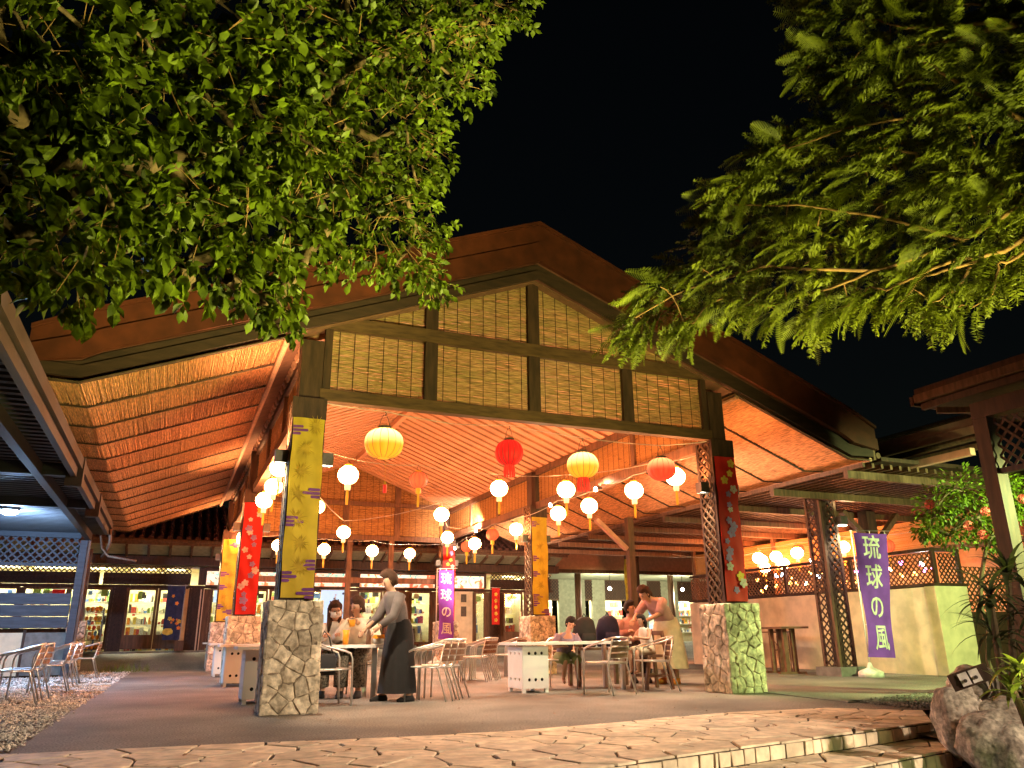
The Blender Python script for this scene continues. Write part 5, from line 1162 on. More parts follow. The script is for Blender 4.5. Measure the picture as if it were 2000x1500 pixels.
BL=[(-1.30,-4.93,4.21,0.32),(-1.63,-4.80,4.25,0.29),(-1.05,-4.91,4.33,0.33),(-1.87,-4.96,4.11,0.27),(-0.76,-4.50,4.87,0.34),(-2.01,-5.55,3.76,0.25),(-1.47,-4.91,4.41,0.30),(-1.46,-4.84,4.04,0.29),(-2.00,-5.23,3.72,0.25),(-1.23,-4.99,4.46,0.33),(-1.17,-4.53,4.23,0.31),(-0.77,-4.80,4.32,0.34),(-1.73,-5.31,4.12,0.28),(-1.71,-4.86,3.93,0.30),(-1.02,-4.88,4.73,0.31),(-1.97,-5.17,4.25,0.27),(-0.57,-4.55,5.11,0.36),(-2.13,-5.38,3.49,0.27),(-2.17,-5.56,3.89,0.24),(-2.21,-5.26,3.81,0.26),(-1.41,-4.84,4.76,0.31),(-0.90,-4.59,4.18,0.33),(-1.34,-4.61,3.95,0.29),(-0.51,-4.58,4.71,0.35),(-1.64,-4.98,4.61,0.30),(-1.88,-4.98,3.71,0.27),(-0.54,-4.65,4.28,0.34),(-1.60,-4.80,3.74,0.30),(-1.08,-4.54,3.93,0.33),(-0.80,-4.60,5.23,0.32),(-0.38,-4.68,5.30,0.36),(-1.98,-5.45,3.31,0.27),(-1.20,-5.05,4.78,0.32),(-2.26,-5.86,3.82,0.23),(-2.26,-5.31,3.35,0.24),(-2.08,-5.60,4.09,0.26),(-1.86,-5.21,4.47,0.29),(-0.28,-4.43,5.15,0.37),(-2.28,-5.67,3.65,0.23),(-2.32,-5.30,3.59,0.24),(-0.12,-4.70,5.51,0.37),(-2.11,-5.37,3.17,0.25),(-0.65,-4.30,4.21,0.34),(-1.43,-5.01,3.45,0.31),(-0.60,-4.57,5.55,0.35),(-1.75,-5.22,3.36,0.29),(-0.34,-4.21,4.28,0.35),(-0.22,-4.45,4.74,0.36),(-1.51,-5.27,4.65,0.30),(-1.16,-4.74,3.54,0.33),(-1.02,-4.88,5.19,0.34),(-2.24,-5.78,2.91,0.24),(-1.73,-5.12,4.83,0.29),(-2.18,-5.81,4.07,0.26),(-0.84,-4.59,3.76,0.34),(-1.32,-4.98,5.09,0.31),(-2.38,-5.99,3.82,0.24),(-2.00,-5.46,4.43,0.27),(0.08,-4.81,5.72,0.38),(-0.16,-4.39,4.44,0.37),(-0.34,-4.57,5.79,0.35),(-0.14,-4.42,4.00,0.38),(-1.90,-5.26,3.21,0.27),(-2.10,-5.02,3.11,0.24),(-1.63,-4.67,3.48,0.30),(-0.01,-4.47,5.35,0.36),(-2.38,-5.87,3.62,0.23),(-2.29,-5.89,3.08,0.24),(-2.40,-5.62,3.51,0.23),(-1.02,-4.29,3.53,0.33),(0.23,-4.59,5.57,0.37),(0.04,-4.48,4.93,0.36),(-0.83,-4.88,5.48,0.33),(-0.52,-4.25,3.97,0.32),(0.50,-4.53,6.32,0.34),(-2.36,-5.58,2.83,0.18),(-1.35,-4.68,3.35,0.23),(-2.29,-5.98,4.04,0.17),(-1.52,-5.05,5.16,0.22),(-2.47,-6.09,3.87,0.16),(-0.12,-4.62,6.06,0.27),(0.84,-4.49,6.53,0.29),(-1.14,-4.86,5.47,0.25),(0.19,-4.06,3.99,0.23),(-1.88,-5.40,4.71,0.22),(-2.14,-5.52,4.54,0.17),(-1.51,-4.79,3.20,0.19),(-1.78,-5.08,3.14,0.19),(-2.07,-5.50,2.68,0.15),(-0.57,-4.76,5.82,0.22),(-2.22,-5.46,2.90,0.16),(-0.24,-4.01,3.94,0.22),(0.12,-4.38,4.65,0.21),(-2.40,-5.73,2.99,0.14),(-0.87,-4.40,3.24,0.19),(-2.50,-5.94,3.67,0.12),(0.21,-4.23,4.13,0.20),(-1.98,-5.18,2.84,0.14),(0.09,-4.36,4.30,0.20),(-2.49,-5.81,3.49,0.13),(-0.67,-4.21,3.71,0.16),(-1.94,-4.85,3.13,0.12),(-2.46,-5.78,3.24,0.12),(-2.03,-5.35,4.81,0.12),(0.46,-4.67,5.82,0.17),(-2.44,-5.91,4.14,0.10),(-1.68,-5.12,5.16,0.12),(-2.25,-5.62,4.48,0.11),(-1.38,-4.96,5.42,0.13),(-1.77,-5.29,4.96,0.12),(-2.50,-6.07,3.68,0.09),(0.14,-4.55,6.38,0.16),(-1.69,-4.62,3.25,0.11),(1.05,-4.55,6.67,0.16),(-0.40,-4.82,5.92,0.16),(-2.38,-5.72,2.63,0.10),(0.59,-4.55,5.76,0.15),(-0.04,-4.02,3.88,0.14),(-1.24,-4.76,3.16,0.12),(0.22,-4.16,4.62,0.15),(0.37,-4.20,4.97,0.15),(0.54,-4.44,5.54,0.15),(0.28,-4.46,5.25,0.14),(-2.16,-5.51,2.74,0.09),(-0.77,-4.27,3.46,0.12),(-2.56,-5.96,3.84,0.07),(-2.47,-5.63,2.92,0.07),(0.27,-4.69,6.35,0.12),(-2.55,-5.84,3.62,0.08),(-2.53,-5.56,3.25,0.07),(-2.58,-5.57,3.52,0.07),(0.28,-4.19,3.73,0.13),(-1.03,-5.00,5.56,0.10),(1.04,-4.57,6.43,0.12),(-2.49,-5.66,3.11,0.07),(0.46,-3.95,4.38,0.12),(-1.29,-5.01,5.45,0.11),(-2.60,-5.97,4.05,0.07),(-0.78,-4.21,3.18,0.10),(0.77,-4.43,6.29,0.13),(0.69,-4.28,5.81,0.12),(-1.50,-4.62,3.11,0.09),(-1.04,-4.54,3.12,0.09),(0.46,-3.85,3.78,0.12),(-0.88,-5.12,5.55,0.11),(-2.57,-5.80,3.56,0.07),(0.71,-4.59,6.66,0.12),(-2.59,-5.54,3.45,0.07),(0.10,-3.94,3.86,0.12),(0.93,-4.50,6.84,0.13)]
BRT=[(4.53,-5.78,4.60,0.36),(4.46,-6.03,4.86,0.34),(4.12,-6.37,5.00,0.36),(3.95,-5.79,4.33,0.35),(4.49,-6.24,5.54,0.36),(4.34,-6.20,4.36,0.34),(3.91,-5.43,4.42,0.36),(4.38,-5.82,4.22,0.35),(4.00,-6.04,4.60,0.36),(4.08,-6.12,4.93,0.34),(4.22,-6.45,4.74,0.34),(4.05,-6.27,5.52,0.36),(3.52,-5.41,4.21,0.36),(4.32,-6.15,4.07,0.37),(4.43,-6.51,5.55,0.34),(4.51,-6.41,5.18,0.33),(4.45,-6.33,4.58,0.35),(4.16,-6.10,5.35,0.37),(4.14,-5.63,4.13,0.35),(3.78,-5.79,4.56,0.37),(4.22,-6.05,3.81,0.35),(3.70,-5.34,4.61,0.38),(4.01,-5.24,4.21,0.36),(3.99,-6.10,5.84,0.35),(3.50,-5.05,4.35,0.36),(4.64,-6.26,4.35,0.35),(3.98,-6.55,5.51,0.36),(4.57,-6.29,4.01,0.36),(3.90,-5.94,4.86,0.37),(4.57,-6.65,5.72,0.34),(3.47,-4.80,4.17,0.36),(4.47,-6.66,5.21,0.34),(4.27,-5.71,3.89,0.35),(4.40,-6.61,4.73,0.35),(3.48,-5.34,3.92,0.36),(3.94,-5.97,5.19,0.34),(3.76,-6.17,5.36,0.36),(3.65,-6.12,5.90,0.35),(4.14,-6.25,6.02,0.37),(4.89,-6.31,4.65,0.33),(4.23,-5.32,4.03,0.37),(3.67,-5.58,4.80,0.37),(4.52,-6.12,3.83,0.35),(2.93,-4.97,3.86,0.36),(4.20,-6.64,5.74,0.36),(3.36,-5.29,4.52,0.38),(3.37,-4.86,4.61,0.35),(3.60,-6.06,5.59,0.35),(3.62,-5.25,4.94,0.33),(2.92,-4.29,3.92,0.35),(4.62,-5.75,3.72,0.30),(3.94,-5.19,3.89,0.33),(4.63,-6.79,5.43,0.25),(4.54,-6.74,4.90,0.25),(4.56,-6.87,5.76,0.27),(4.64,-6.50,4.17,0.25),(3.77,-5.74,5.01,0.27),(3.46,-6.03,6.11,0.27),(3.46,-4.70,3.88,0.26),(4.97,-6.23,3.96,0.24),(4.06,-6.08,6.35,0.24),(3.49,-5.33,3.57,0.22),(3.30,-5.16,3.70,0.19),(4.86,-6.37,4.07,0.21),(4.10,-5.61,3.64,0.21),(4.57,-6.68,6.04,0.20),(3.08,-4.90,4.24,0.20),(2.71,-4.80,3.94,0.20),(2.44,-4.20,3.64,0.20),(2.70,-4.14,3.85,0.22),(4.22,-5.73,3.57,0.19),(4.03,-6.56,5.94,0.19),(3.36,-6.03,5.83,0.19),(4.95,-6.54,4.93,0.18),(4.52,-6.86,5.06,0.17),(4.70,-6.64,4.62,0.17),(4.57,-6.03,3.59,0.19),(3.78,-5.78,5.28,0.18),(3.05,-4.53,3.79,0.18),(3.93,-5.73,5.56,0.17),(4.79,-6.19,3.77,0.17),(3.50,-6.25,6.08,0.17),(3.37,-5.91,5.54,0.14),(2.99,-4.87,4.62,0.15),(3.42,-5.14,5.06,0.16),(3.09,-5.39,4.68,0.12),(4.87,-6.81,5.74,0.13),(3.29,-5.03,3.54,0.13),(3.76,-5.03,3.52,0.12),(3.62,-5.41,5.14,0.13),(4.81,-5.74,3.53,0.11),(3.91,-6.38,6.16,0.12),(3.39,-5.94,6.38,0.12),(4.71,-6.96,5.93,0.12),(3.58,-5.76,5.93,0.12),(3.03,-4.92,3.58,0.13),(3.22,-5.13,4.77,0.12),(2.52,-3.89,3.63,0.12),(3.94,-5.41,3.62,0.11),(3.89,-6.51,6.04,0.12),(4.77,-6.10,3.67,0.11),(4.85,-6.60,4.55,0.10),(2.81,-4.40,4.14,0.11),(4.95,-6.52,4.49,0.10),(3.66,-5.60,5.12,0.11),(3.00,-4.84,4.49,0.11),(4.10,-5.41,3.64,0.10),(5.05,-6.45,4.47,0.09),(2.71,-4.47,3.53,0.11),(4.72,-6.73,6.20,0.08),(3.33,-6.13,6.23,0.09),(2.41,-4.57,3.81,0.10),(4.01,-6.71,5.95,0.08),(3.04,-4.55,4.31,0.10),(4.13,-6.71,5.99,0.08),(3.56,-5.91,5.40,0.09),(3.46,-6.12,6.29,0.09),(4.59,-6.59,6.29,0.09),(2.81,-4.47,3.55,0.09),(2.50,-4.08,3.51,0.10),(3.74,-5.21,3.49,0.09),(4.42,-5.68,3.49,0.09),(3.84,-6.14,6.42,0.09),(4.31,-6.67,6.10,0.09),(4.57,-6.17,3.52,0.09),(3.63,-5.76,5.59,0.09),(2.91,-5.23,4.59,0.09),(4.68,-6.84,4.96,0.08),(2.83,-5.19,4.55,0.10),(4.75,-6.82,5.08,0.09),(3.36,-5.78,5.64,0.09),(3.19,-5.49,4.92,0.09),(2.46,-4.19,3.83,0.10),(3.75,-5.41,3.50,0.09),(4.57,-5.77,3.44,0.09),(4.74,-6.89,5.34,0.08),(3.53,-5.74,6.46,0.09),(3.09,-5.31,4.92,0.10),(4.93,-6.43,3.88,0.08),(2.57,-4.43,3.99,0.09),(5.01,-6.59,4.82,0.08),(5.21,-6.30,4.10,0.09),(3.01,-4.73,4.31,0.10),(4.82,-6.56,4.09,0.08),(4.54,-7.09,5.65,0.08),(3.44,-5.37,5.12,0.10),(4.94,-6.67,4.97,0.09),(4.69,-6.94,5.42,0.09),(4.90,-6.54,4.25,0.08),(4.52,-7.07,5.52,0.09)]
BR=[[(4.51,-6.88,5.49),(4.33,-6.77,5.59),(4.11,-6.57,5.61),(3.87,-6.39,5.66),(3.74,-6.30,5.73)],[(4.51,-6.89,5.51),(4.31,-6.72,5.51),(4.15,-6.56,5.49),(4.06,-6.49,5.51),(3.88,-6.34,5.51),(3.72,-6.23,5.58)],[(4.62,-6.68,4.73),(4.47,-6.60,4.87),(4.28,-6.51,5.05),(4.09,-6.42,5.26),(3.92,-6.34,5.44)],[(3.92,-5.95,4.45),(3.84,-5.99,4.73),(3.77,-6.02,4.95)],[(4.05,-6.11,4.58),(4.01,-6.11,4.65),(3.73,-5.91,4.77),(3.62,-5.80,4.72)],[(4.72,-6.42,3.88),(4.60,-6.27,3.77),(4.49,-6.16,3.75),(4.32,-6.01,3.75),(4.16,-5.84,3.68),(3.96,-5.63,3.59),(3.86,-5.56,3.63)],[(4.49,-6.16,3.73),(4.33,-5.99,3.69),(4.19,-5.86,3.67),(4.09,-5.71,3.51),(4.02,-5.63,3.45)],[(4.43,-6.08,3.69),(4.38,-5.97,3.54),(4.35,-5.93,3.50),(4.24,-5.82,3.44)],[(4.74,-6.39,3.76),(4.64,-6.26,3.69),(4.58,-6.21,3.68),(4.59,-6.16,3.54),(4.57,-6.10,3.43),(4.48,-5.99,3.36)],[(4.70,-6.49,4.12),(4.36,-6.11,3.90),(4.14,-5.88,3.82),(3.85,-5.60,3.75),(3.61,-5.36,3.65),(3.22,-5.01,3.56)],[(4.52,-6.94,5.60),(4.20,-6.71,5.74),(3.90,-6.50,5.87)],[(4.36,-6.11,3.90),(3.79,-5.74,4.21),(3.33,-5.42,4.38),(2.88,-5.09,4.47)],[(3.85,-5.60,3.75),(3.18,-5.12,3.90),(2.67,-4.67,3.81),(2.30,-4.30,3.60)],[(4.47,-6.60,4.87),(4.01,-6.22,4.93),(3.55,-5.84,4.96),(3.20,-5.52,4.87)]]
# ================================================================== TREES
BL = np.array(BL); BRT = np.array(BRT)
tl = thing('broadleaf_tree', 'large broad-leaved tree overhanging the left half, oval leaves lit from below', 'tree', (-3.9, -6.6, -.2))
b = B(); b.tube([(-3.9, -6.6, -.28), (-3.85, -6.55, 1.2), (-3.7, -6.5, 2.6), (-3.4, -6.3, 3.9)], [.26, .20, .17, .14], 12); b.build('trunk', 'bark', tl, True)
skeleton(BL[:, :3], [(-3.4, -6.3, 3.9), (-3.0, -6.1, 4.3)], tl, 'bark', .0042, .10)
cen = BL[:, :3].mean(0); P = []; D = []; S = []
tw = B()
for x, y, z, r in BL:
    nc = int((5 + 100 * r * r + 13 * r) * (1 + .9 * min(1, max(0, (x + 1.3) / 1.3))))
    for _ in range(nc):
        u = rng.normal(size=3); u /= np.linalg.norm(u); c = np.array([x, y, z]) + u * r * (rng.random() ** .45) * 1.02
        g = (u * .8 + (c - cen) * .25 + np.array([0, 0, -.25])); g /= np.linalg.norm(g); L = rng.uniform(.09, .17)
        side = np.cross(g, [0, 0, 1.]); side /= np.linalg.norm(side) + 1e-6; up = np.cross(side, g); k = rng.integers(5, 9); e = c + g * L
        if rng.random() < .5: tw.tube([tuple(c - g * .10), tuple(c + g * L * .4 + up * .01), tuple(e)], [.0032, .0026, .0018], 3, cap=False)
        for j in range(k):
            a = j * 2.4 + rng.uniform(-.4, .4); t = .35 + .65 * (j + 1) / k; sp = rng.uniform(.5, 1.25) if j < k - 1 else .25
            d = g * math.cos(sp) + (side * math.cos(a) + up * math.sin(a)) * math.sin(sp) + np.array([0, 0, -.28]); P.append(c + g * L * t); D.append(d); S.append(rng.uniform(.062, .135) * (1.0 - .36 * min(1, max(0, (c[0] + 1.3) / 1.3))))
tw.build('twigs', 'twig', tl, kind='stuff')
P = np.array(P); D = np.array(D); S = np.array(S); print('leaves', len(P))
mass('leaf', leaf_tpl(.58), P, frames(D, rng.normal(0, .55, len(P))), S, 'leafA', tl)
# --- feathery tree on the right
tr = thing('feathery_tree', 'feathery fine-leaved tree reaching in from the upper right, lit yellow-green', 'tree', (6.6, -7.6, -.2))
b = B(); b.tube([(6.6, -7.6, -.28), (6.4, -7.5, 1.5), (6.0, -7.35, 3.0), (5.5, -7.15, 4.3), (5.2, -7.05, 5.0)], [.20, .16, .13, .11, .08], 12); b.build('trunk', 'bark', tr, True)
fixed = []
for i, L in enumerate(BR):
    b = B(); n = len(L); q = [Vector(p) for p in L]; r0 = .027 if i in (0, 1, 2, 5, 9) else .017
    if i in (0, 1, 2, 5, 8, 9, 10): q = [Vector((5.6, -7.2, 4.0)) if q[0].z < 4.6 else Vector((5.2, -7.05, 5.0))] + q
    fine = []
    for a, c in zip(q[:-1], q[1:]):
        for k in range(3): fine.append(a.lerp(c, k / 3) + Vector((random.uniform(-.012, .012), random.uniform(-.012, .012), random.uniform(-.012, .012))))
    fine.append(q[-1]); m_ = len(fine); b.tube(fine, [r0 * (1 - .75 * k / m_) for k in range(m_)], 6); b.build('limb', 'twig', tr, True); fixed += [tuple(p) for p in fine]
# twigs: each clump is tied to the nearest limb or already tied clump
b = B(); have = np.array(fixed); order = np.argsort([np.min(np.linalg.norm(have - c[:3], axis=1)) for c in BRT])
for i in order:
    c = BRT[i, :3]; j = int(np.argmin(np.linalg.norm(have - c, axis=1))); a = Vector(have[j]); e = Vector(c); mid = a.lerp(e, .5) + Vector((0, 0, (e - a).length * .12)); b.tube([a, mid, e], [.008, .006, .004], 5, cap=False); have = np.vstack([have, c])
b.build('twigs', 'twig', tr, True, kind='stuff')
P = []; D = []; S = []; base = np.array([5.6, -7.2, 4.4])
for x, y, z, r in BRT:
    for _ in range(int(7 + 50 * r)):
        u = rng.normal(size=3); u[2] *= .7; u /= np.linalg.norm(u); c = np.array([x, y, z]) + u * r * rng.random() ** .6 * .85
        o = c - base; o /= np.linalg.norm(o); d = o * .75 + u * .75 + np.array([-.25, .15, -.25 + rng.normal(0, .25)]); P.append(c); D.append(d); S.append(rng.uniform(.20, .40))
P = np.array(P); D = np.array(D); S = np.array(S); print('fronds', len(P))
mass('frond', frond_tpl(), P, frames(D, rng.normal(0, .5, len(P))), S, 'leafB', tr)
# --- flowering shrub by the kiosk
sh = thing('flowering_shrub', 'leafy shrub with clusters of pink flowers by the kiosk post', 'shrub', (10.2, -1.3, 0))
SB = [(9.40, -1.45, 2.65, .36), (9.73, -1.67, 2.87, .42), (9.66, -1.43, 2.27, .30), (9.96, -1.64, 2.49, .34), (10.55, -1.97, 2.71, .34), (9.29, -1.28, 2.30, .20), (10.31, -1.94, 2.94, .30), (10.2, -1.7, 2.2, .3)]
skeleton([q[:3] for q in SB] + [(q[0] + random.uniform(-.2, .2), q[1], q[2] + random.uniform(-.2, .2)) for q in SB], [(10.2, -1.3, 0), (10.15, -1.35, .8), (10.1, -1.4, 1.5)], sh, 'bark', .006, .03)
P = []; D = []; S = []
for x, y, z, r in SB:
    for _ in range(int(1500 * r * r + 200)):
        u = rng.normal(size=3); u /= np.linalg.norm(u); P.append(np.array([x, y, z]) + u * r * rng.random() ** .5); D.append(u + np.array([0, 0, -.2])); S.append(rng.uniform(.05, .09))
P = np.array(P); mass('leaf', leaf_tpl(.5), P, frames(np.array(D), rng.normal(0, .6, len(P))), np.array(S), 'leafA', sh, 40)
for x, y, z in ((9.02, -1.63, 2.64), (9.55, -1.80, 2.32), (9.78, -1.95, 2.52), (9.76, -1.85, 2.19), (10.3, -2.2, 2.7)):
    b = B()
    for k in range(34):
        u = rng.normal(size=3); u /= np.linalg.norm(u); c = np.array([x, y, z]) + u * .065; 
        for q in range(4):
            a = q * 1.57 + k; s1 = np.cross(u, [.3, .2, .9]); s1 /= np.linalg.norm(s1); s2 = np.cross(u, s1); d = s1 * math.cos(a) + s2 * math.sin(a); e = s1 * math.cos(a + .6) + s2 * math.sin(a + .6); f_ = s1 * math.cos(a - .6) + s2 * math.sin(a - .6)
            b.add([tuple(c), tuple(c + e * .016), tuple(c + d * .034 + u * .006), tuple(c + f_ * .016)], [(0, 3, 2, 1)])
    b.build('flower_cluster', 'petal', sh)
# fallen leaves on the paving and asphalt
b = B(); lv, lf = leaf_tpl(.5)
for k in range(120):
    x, y = random.uniform(-1.5, 7), random.uniform(-4.6, 1.2); sc_ = random.uniform(.03, .075); a = random.uniform(0, 6.3); b.add([(x + (p[0] * math.cos(a) - p[1] * math.sin(a)) * sc_, y + (p[0] * math.sin(a) + p[1] * math.cos(a)) * sc_, .016 + abs(p[2]) * sc_ * .6) for p in lv], lf)
tag(b.build('leaf_litter', 'slat', kind='stuff'), 'scattered dry leaves on the asphalt and paving', 'leaves')
# small weeds by the gravel
t = thing('weed_tuft', 'tuft of low green weeds at the far corner of the gravel', 'plant', (-2.35, 14.6, 0)); b = B()
for k in range(160):
    x, y = random.gauss(-2.3, .32), random.gauss(14.5, .4); h = random.uniform(.08, .28); a = random.uniform(0, 6.3); dx, dy = math.cos(a) * .10, math.sin(a) * .10
    b.add([(x - .008, y, 0), (x + .008, y, 0), (x + dx, y + dy, h)], [(0, 1, 2)])
b.build('blades', 'leafD', t, kind='stuff')
# ================================================================== PEOPLE
def skin_mesh(pts, edges, rad, sub=2):
    me = bpy.data.meshes.new('sk'); me.from_pydata(pts, edges, []); o = bpy.data.objects.new('sk', me); link(o)
    o.modifiers.new('s', 'SKIN'); o.modifiers.new('u', 'SUBSURF').levels = sub; o.modifiers['u'].render_levels = sub
    sl = me.skin_vertices[0].data
    for i, r in enumerate(rad): sl[i].radius = (r, r) if not isinstance(r, tuple) else r
    sl[0].use_root = True
    dg = bpy.context.evaluated_depsgraph_get(); m2 = bpy.data.meshes.new_from_object(o.evaluated_get(dg)); vs = [tuple(v.co) for v in m2.vertices]; fs = [tuple(p.vertices) for p in m2.polygons]
    bpy.data.objects.remove(o); bpy.data.meshes.remove(me); bpy.data.meshes.remove(m2); return vs, fs
def hand(b, w, d, palm, s=1.):
    """palm and five fingers from wrist w along d; palm: direction the palm faces"""
    w = Vector(w); d = Vector(d).normalized(); p = Vector(palm); p = (p - d * p.dot(d)).normalized(); sd = d.cross(p)
    b.tube([w - d * .01, w + d * .035 * s, w + d * .075 * s], [.024 * s, .034 * s, .030 * s], 10)
    for k, (off, L) in enumerate(((-.028, .060), (-.010, .072), (.009, .068), (.026, .054))):
        a = w + d * .068 * s + sd * off * s; b.tube([a, a + d * L * .45 * s + p * .006, a + d * L * .8 * s + p * .022 * s, a + d * L * .95 * s + p * .038 * s], [.0095 * s, .009 * s, .008 * s, .006 * s], 6)
    a = w + d * .02 * s - sd * .026 * s; b.tube([a, a + d * .025 * s - sd * .022 * s + p * .01, a + d * .05 * s - sd * .026 * s + p * .028 * s], [.012 * s, .010 * s, .008 * s], 6)
def person(label, J, loc, rz, s=1., mask=False):
    """J: joint positions, facing -y.  keys: pelvis, chest, neck, head, and pairs sh/el/wr/hip/kn/an/toe with suffix L R"""
    t = thing('person', label, 'person', (0, 0, 0)); V = Vector
    order = ['pelvis', 'waist', 'chest', 'neck']; J = {k: V(v) for k, v in J.items()}
    J.setdefault('waist', J['pelvis'].lerp(J['chest'], .45)); pts = []; ed = []; rad = []; ix = {}
    def put(k, r, par=None, p=None):
        ix[k] = len(pts); pts.append(tuple((p or J[k]) * s)); rad.append(tuple(q * s for q in r) if isinstance(r, tuple) else r * s)
        if par: ed.append((ix[par], ix[k]))
    put('pelvis', (.145, .105)); put('waist', (.115, .085), 'pelvis'); put('chest', (.14, .10), 'waist')
    put('nb', .06, 'chest', J['chest'].lerp(J['neck'], .75)); put('neck', .047, 'nb')
    hd = J['head']; fwd = J.get('face', V((0, -1, -.15))).normalized(); upv = (hd - J['neck']).normalized()
    put('jaw', (.055, .062), 'neck', J['neck'].lerp(hd, .45) + fwd * .022); put('skull', (.076, .088), 'jaw', hd + fwd * .004); put('crown', (.055, .065), 'skull', hd + upv * .062 - fwd * .012)
    for q in 'LR':
        put('sh' + q, .052, 'chest'); put('el' + q, .039, 'sh' + q); put('wr' + q, .026, 'el' + q)
        put('hip' + q, .085, 'pelvis'); put('kn' + q, .056, 'hip' + q); put('an' + q, .036, 'kn' + q); put('toe' + q, .030, 'an' + q)
    vs, fs = skin_mesh(pts, ed, rad); b = B(); b.add(vs, fs)
    for q in 'LR':
        wr = J['wr' + q] * s; d = (J['wr' + q] - J['el' + q]); hand(b, wr, d, J.get('palm' + q, V((0, 0, -1)) + V((0, -.3, 0))), s)
    sd = fwd.cross(upv).normalized(); upf = sd.cross(fwd)
    c = (hd + fwd * .004) * s
    b.tube([c + fwd * .078 * s + upf * .01 * s, c + fwd * .098 * s - upf * .022 * s, c + fwd * .083 * s - upf * .030 * s], [.008 * s, .012 * s, .008 * s], 6)
    for q in (-1, 1): e = c + sd * q * .074 * s - upf * .008 * s; b.tube([e + upf * .025 * s, e + sd * q * .010 * s, e - upf * .025 * s], [.006 * s, .013 * s, .006 * s], 6)
    b.build('body', SKIN, t, True)
    fb_ = B()
    for q in (-1, 1): e = c + fwd * .080 * s + sd * q * .030 * s + upf * .012 * s; fb_.bar(e - sd * .012 * s, e + sd * .012 * s, .006, .009 * s); fb_.bar(e - sd * .016 * s + upf * .018 * s, e + sd * .016 * s + upf * .018 * s, .005, .005 * s)
    if not mask: e = c + fwd * .074 * s - upf * .055 * s; fb_.bar(e - sd * .02 * s, e + sd * .02 * s, .006, .007 * s)
    fb_.build('facial_features', 'slat' if not mask else 'metaldark', t)
    if mask:
        b = B(); vs = []; fs = []
        for i in range(6):
            for j in range(9): a = -1.25 + 2.5 * j / 8; zz = .005 - .085 * i / 5; r = .095 - .012 * abs(i - 2); vs.append(tuple(c + (fwd * math.cos(a) * (r + .012) + sd * math.sin(a) * .080) * s + upf * (zz - .005) * s))
        for i in range(5):
            for j in range(8): k = i * 9 + j; fs.append((k, k + 1, k + 10, k + 9))
        b.add(vs, fs); b.build('face_mask', 'textw', t, True)
    t['_c'] = tuple(c); frame = (c, fwd, sd, upf)
    t.location = loc; t.rotation_euler.z = rz; return t, frame, s
def local(o, b, name, m, smooth=True):
    me_o = b.build(name, m, None, smooth); me_o.parent = o; return me_o
def hair(t, fr, s, m, length=0., pony=False, bun=False, vol=1.):
    c, fwd, sd, up = fr; b = B(); n, k = 22, 12; vs = []; fs = []
    for i in range(k + 1):
        th = math.pi * .80 * i / k
        for j in range(n):
            ph = 2 * math.pi * j / n; dirv = up * math.cos(th) + (fwd * math.cos(ph) + sd * math.sin(ph)) * math.sin(th); front = max(0, math.cos(ph))
            r = (.108 + .006 * math.sin(ph * 7 + i)) * vol
            if th > .95 and front > .35: r = .060                       # tucked in below the fringe: the face stays open
            p = c + (up * (dirv.dot(up) * r * 1.1) + fwd * (dirv.dot(fwd) * r * 1.04) + sd * (dirv.dot(sd) * r * .93)) * s + (up * .018 - fwd * .012) * s; vs.append(tuple(p))
    for i in range(k):
        for j in range(n): j2 = (j + 1) % n; fs.append((i * n + j, i * n + j2, (i + 1) * n + j2, (i + 1) * n + j))
    b.add(vs, fs)
    if length:
        for q in np.linspace(-1, 1, 9): a = c - fwd * (.075 - .03 * abs(q)) * s + sd * q * .075 * s; b.tube([a + up * .03 * s, a - up * .08 * s - fwd * .012, a - Vector((0, 0, length * .6)) - fwd * .01, a - Vector((0, 0, length)) + fwd * .01 * q], [.03 * s, .034 * s, .026 * s, .008 * s], 7)
    if bun: b.ell(tuple(c - fwd * .10 * s + up * .06 * s), (.05, .05, .05), 10, 8)
    if pony: b.tube([c - fwd * .10 * s, c - fwd * .13 * s - up * .09 * s, c - fwd * .11 * s - up * .2 * s], [.03 * s, .028 * s, .008 * s], 8)
    return local(t, b, 'hair', m)
def cl(name, c, **k): M[name] = mat(name, c, .85, var=.14, scale=9, bump=.25, bscale=25, **k); return name
cl('hair_dark', (.022, .012, .008)); cl('hair_brown', (.055, .024, .012)); cl('grey_top', (.14, .115, .11)); cl('black_skirt', (.014, .012, .012)); cl('beige_top', (.72, .65, .52)); cl('white_top', (.80, .76, .70)); cl('pink_top', (.48, .27, .25)); cl('cream_dress', (.60, .50, .36)); cl('lilac_tee', (.30, .25, .34)); cl('black_cloth', (.020, .018, .020)); cl('navy_bag', (.022, .024, .06)); cl('shoe_black', (.015, .013, .013)); cl('green_shorts', (.20, .26, .10))
M['lace'] = mat('black_patterned_cloth', (.02, .018, .016), .85, var=.9, scale=38, c2=(.20, .17, .13))
def ring_rows(path, n=18):
    """loft along a bent path: (centre, rx, ry)"""
    return [(p[0], p[1], p[2], rx, ry) for p, rx, ry in path]
def sleeve(b, a, e, r0, r1, w=None, r2=None):
    pts = [a, Vector(a).lerp(Vector(e), .5), e]; rr = [r0, (r0 + r1) / 2, r1]
    if w is not None: pts += [w]; rr += [r2]
    b.tube(pts, rr, 12)
V = Vector
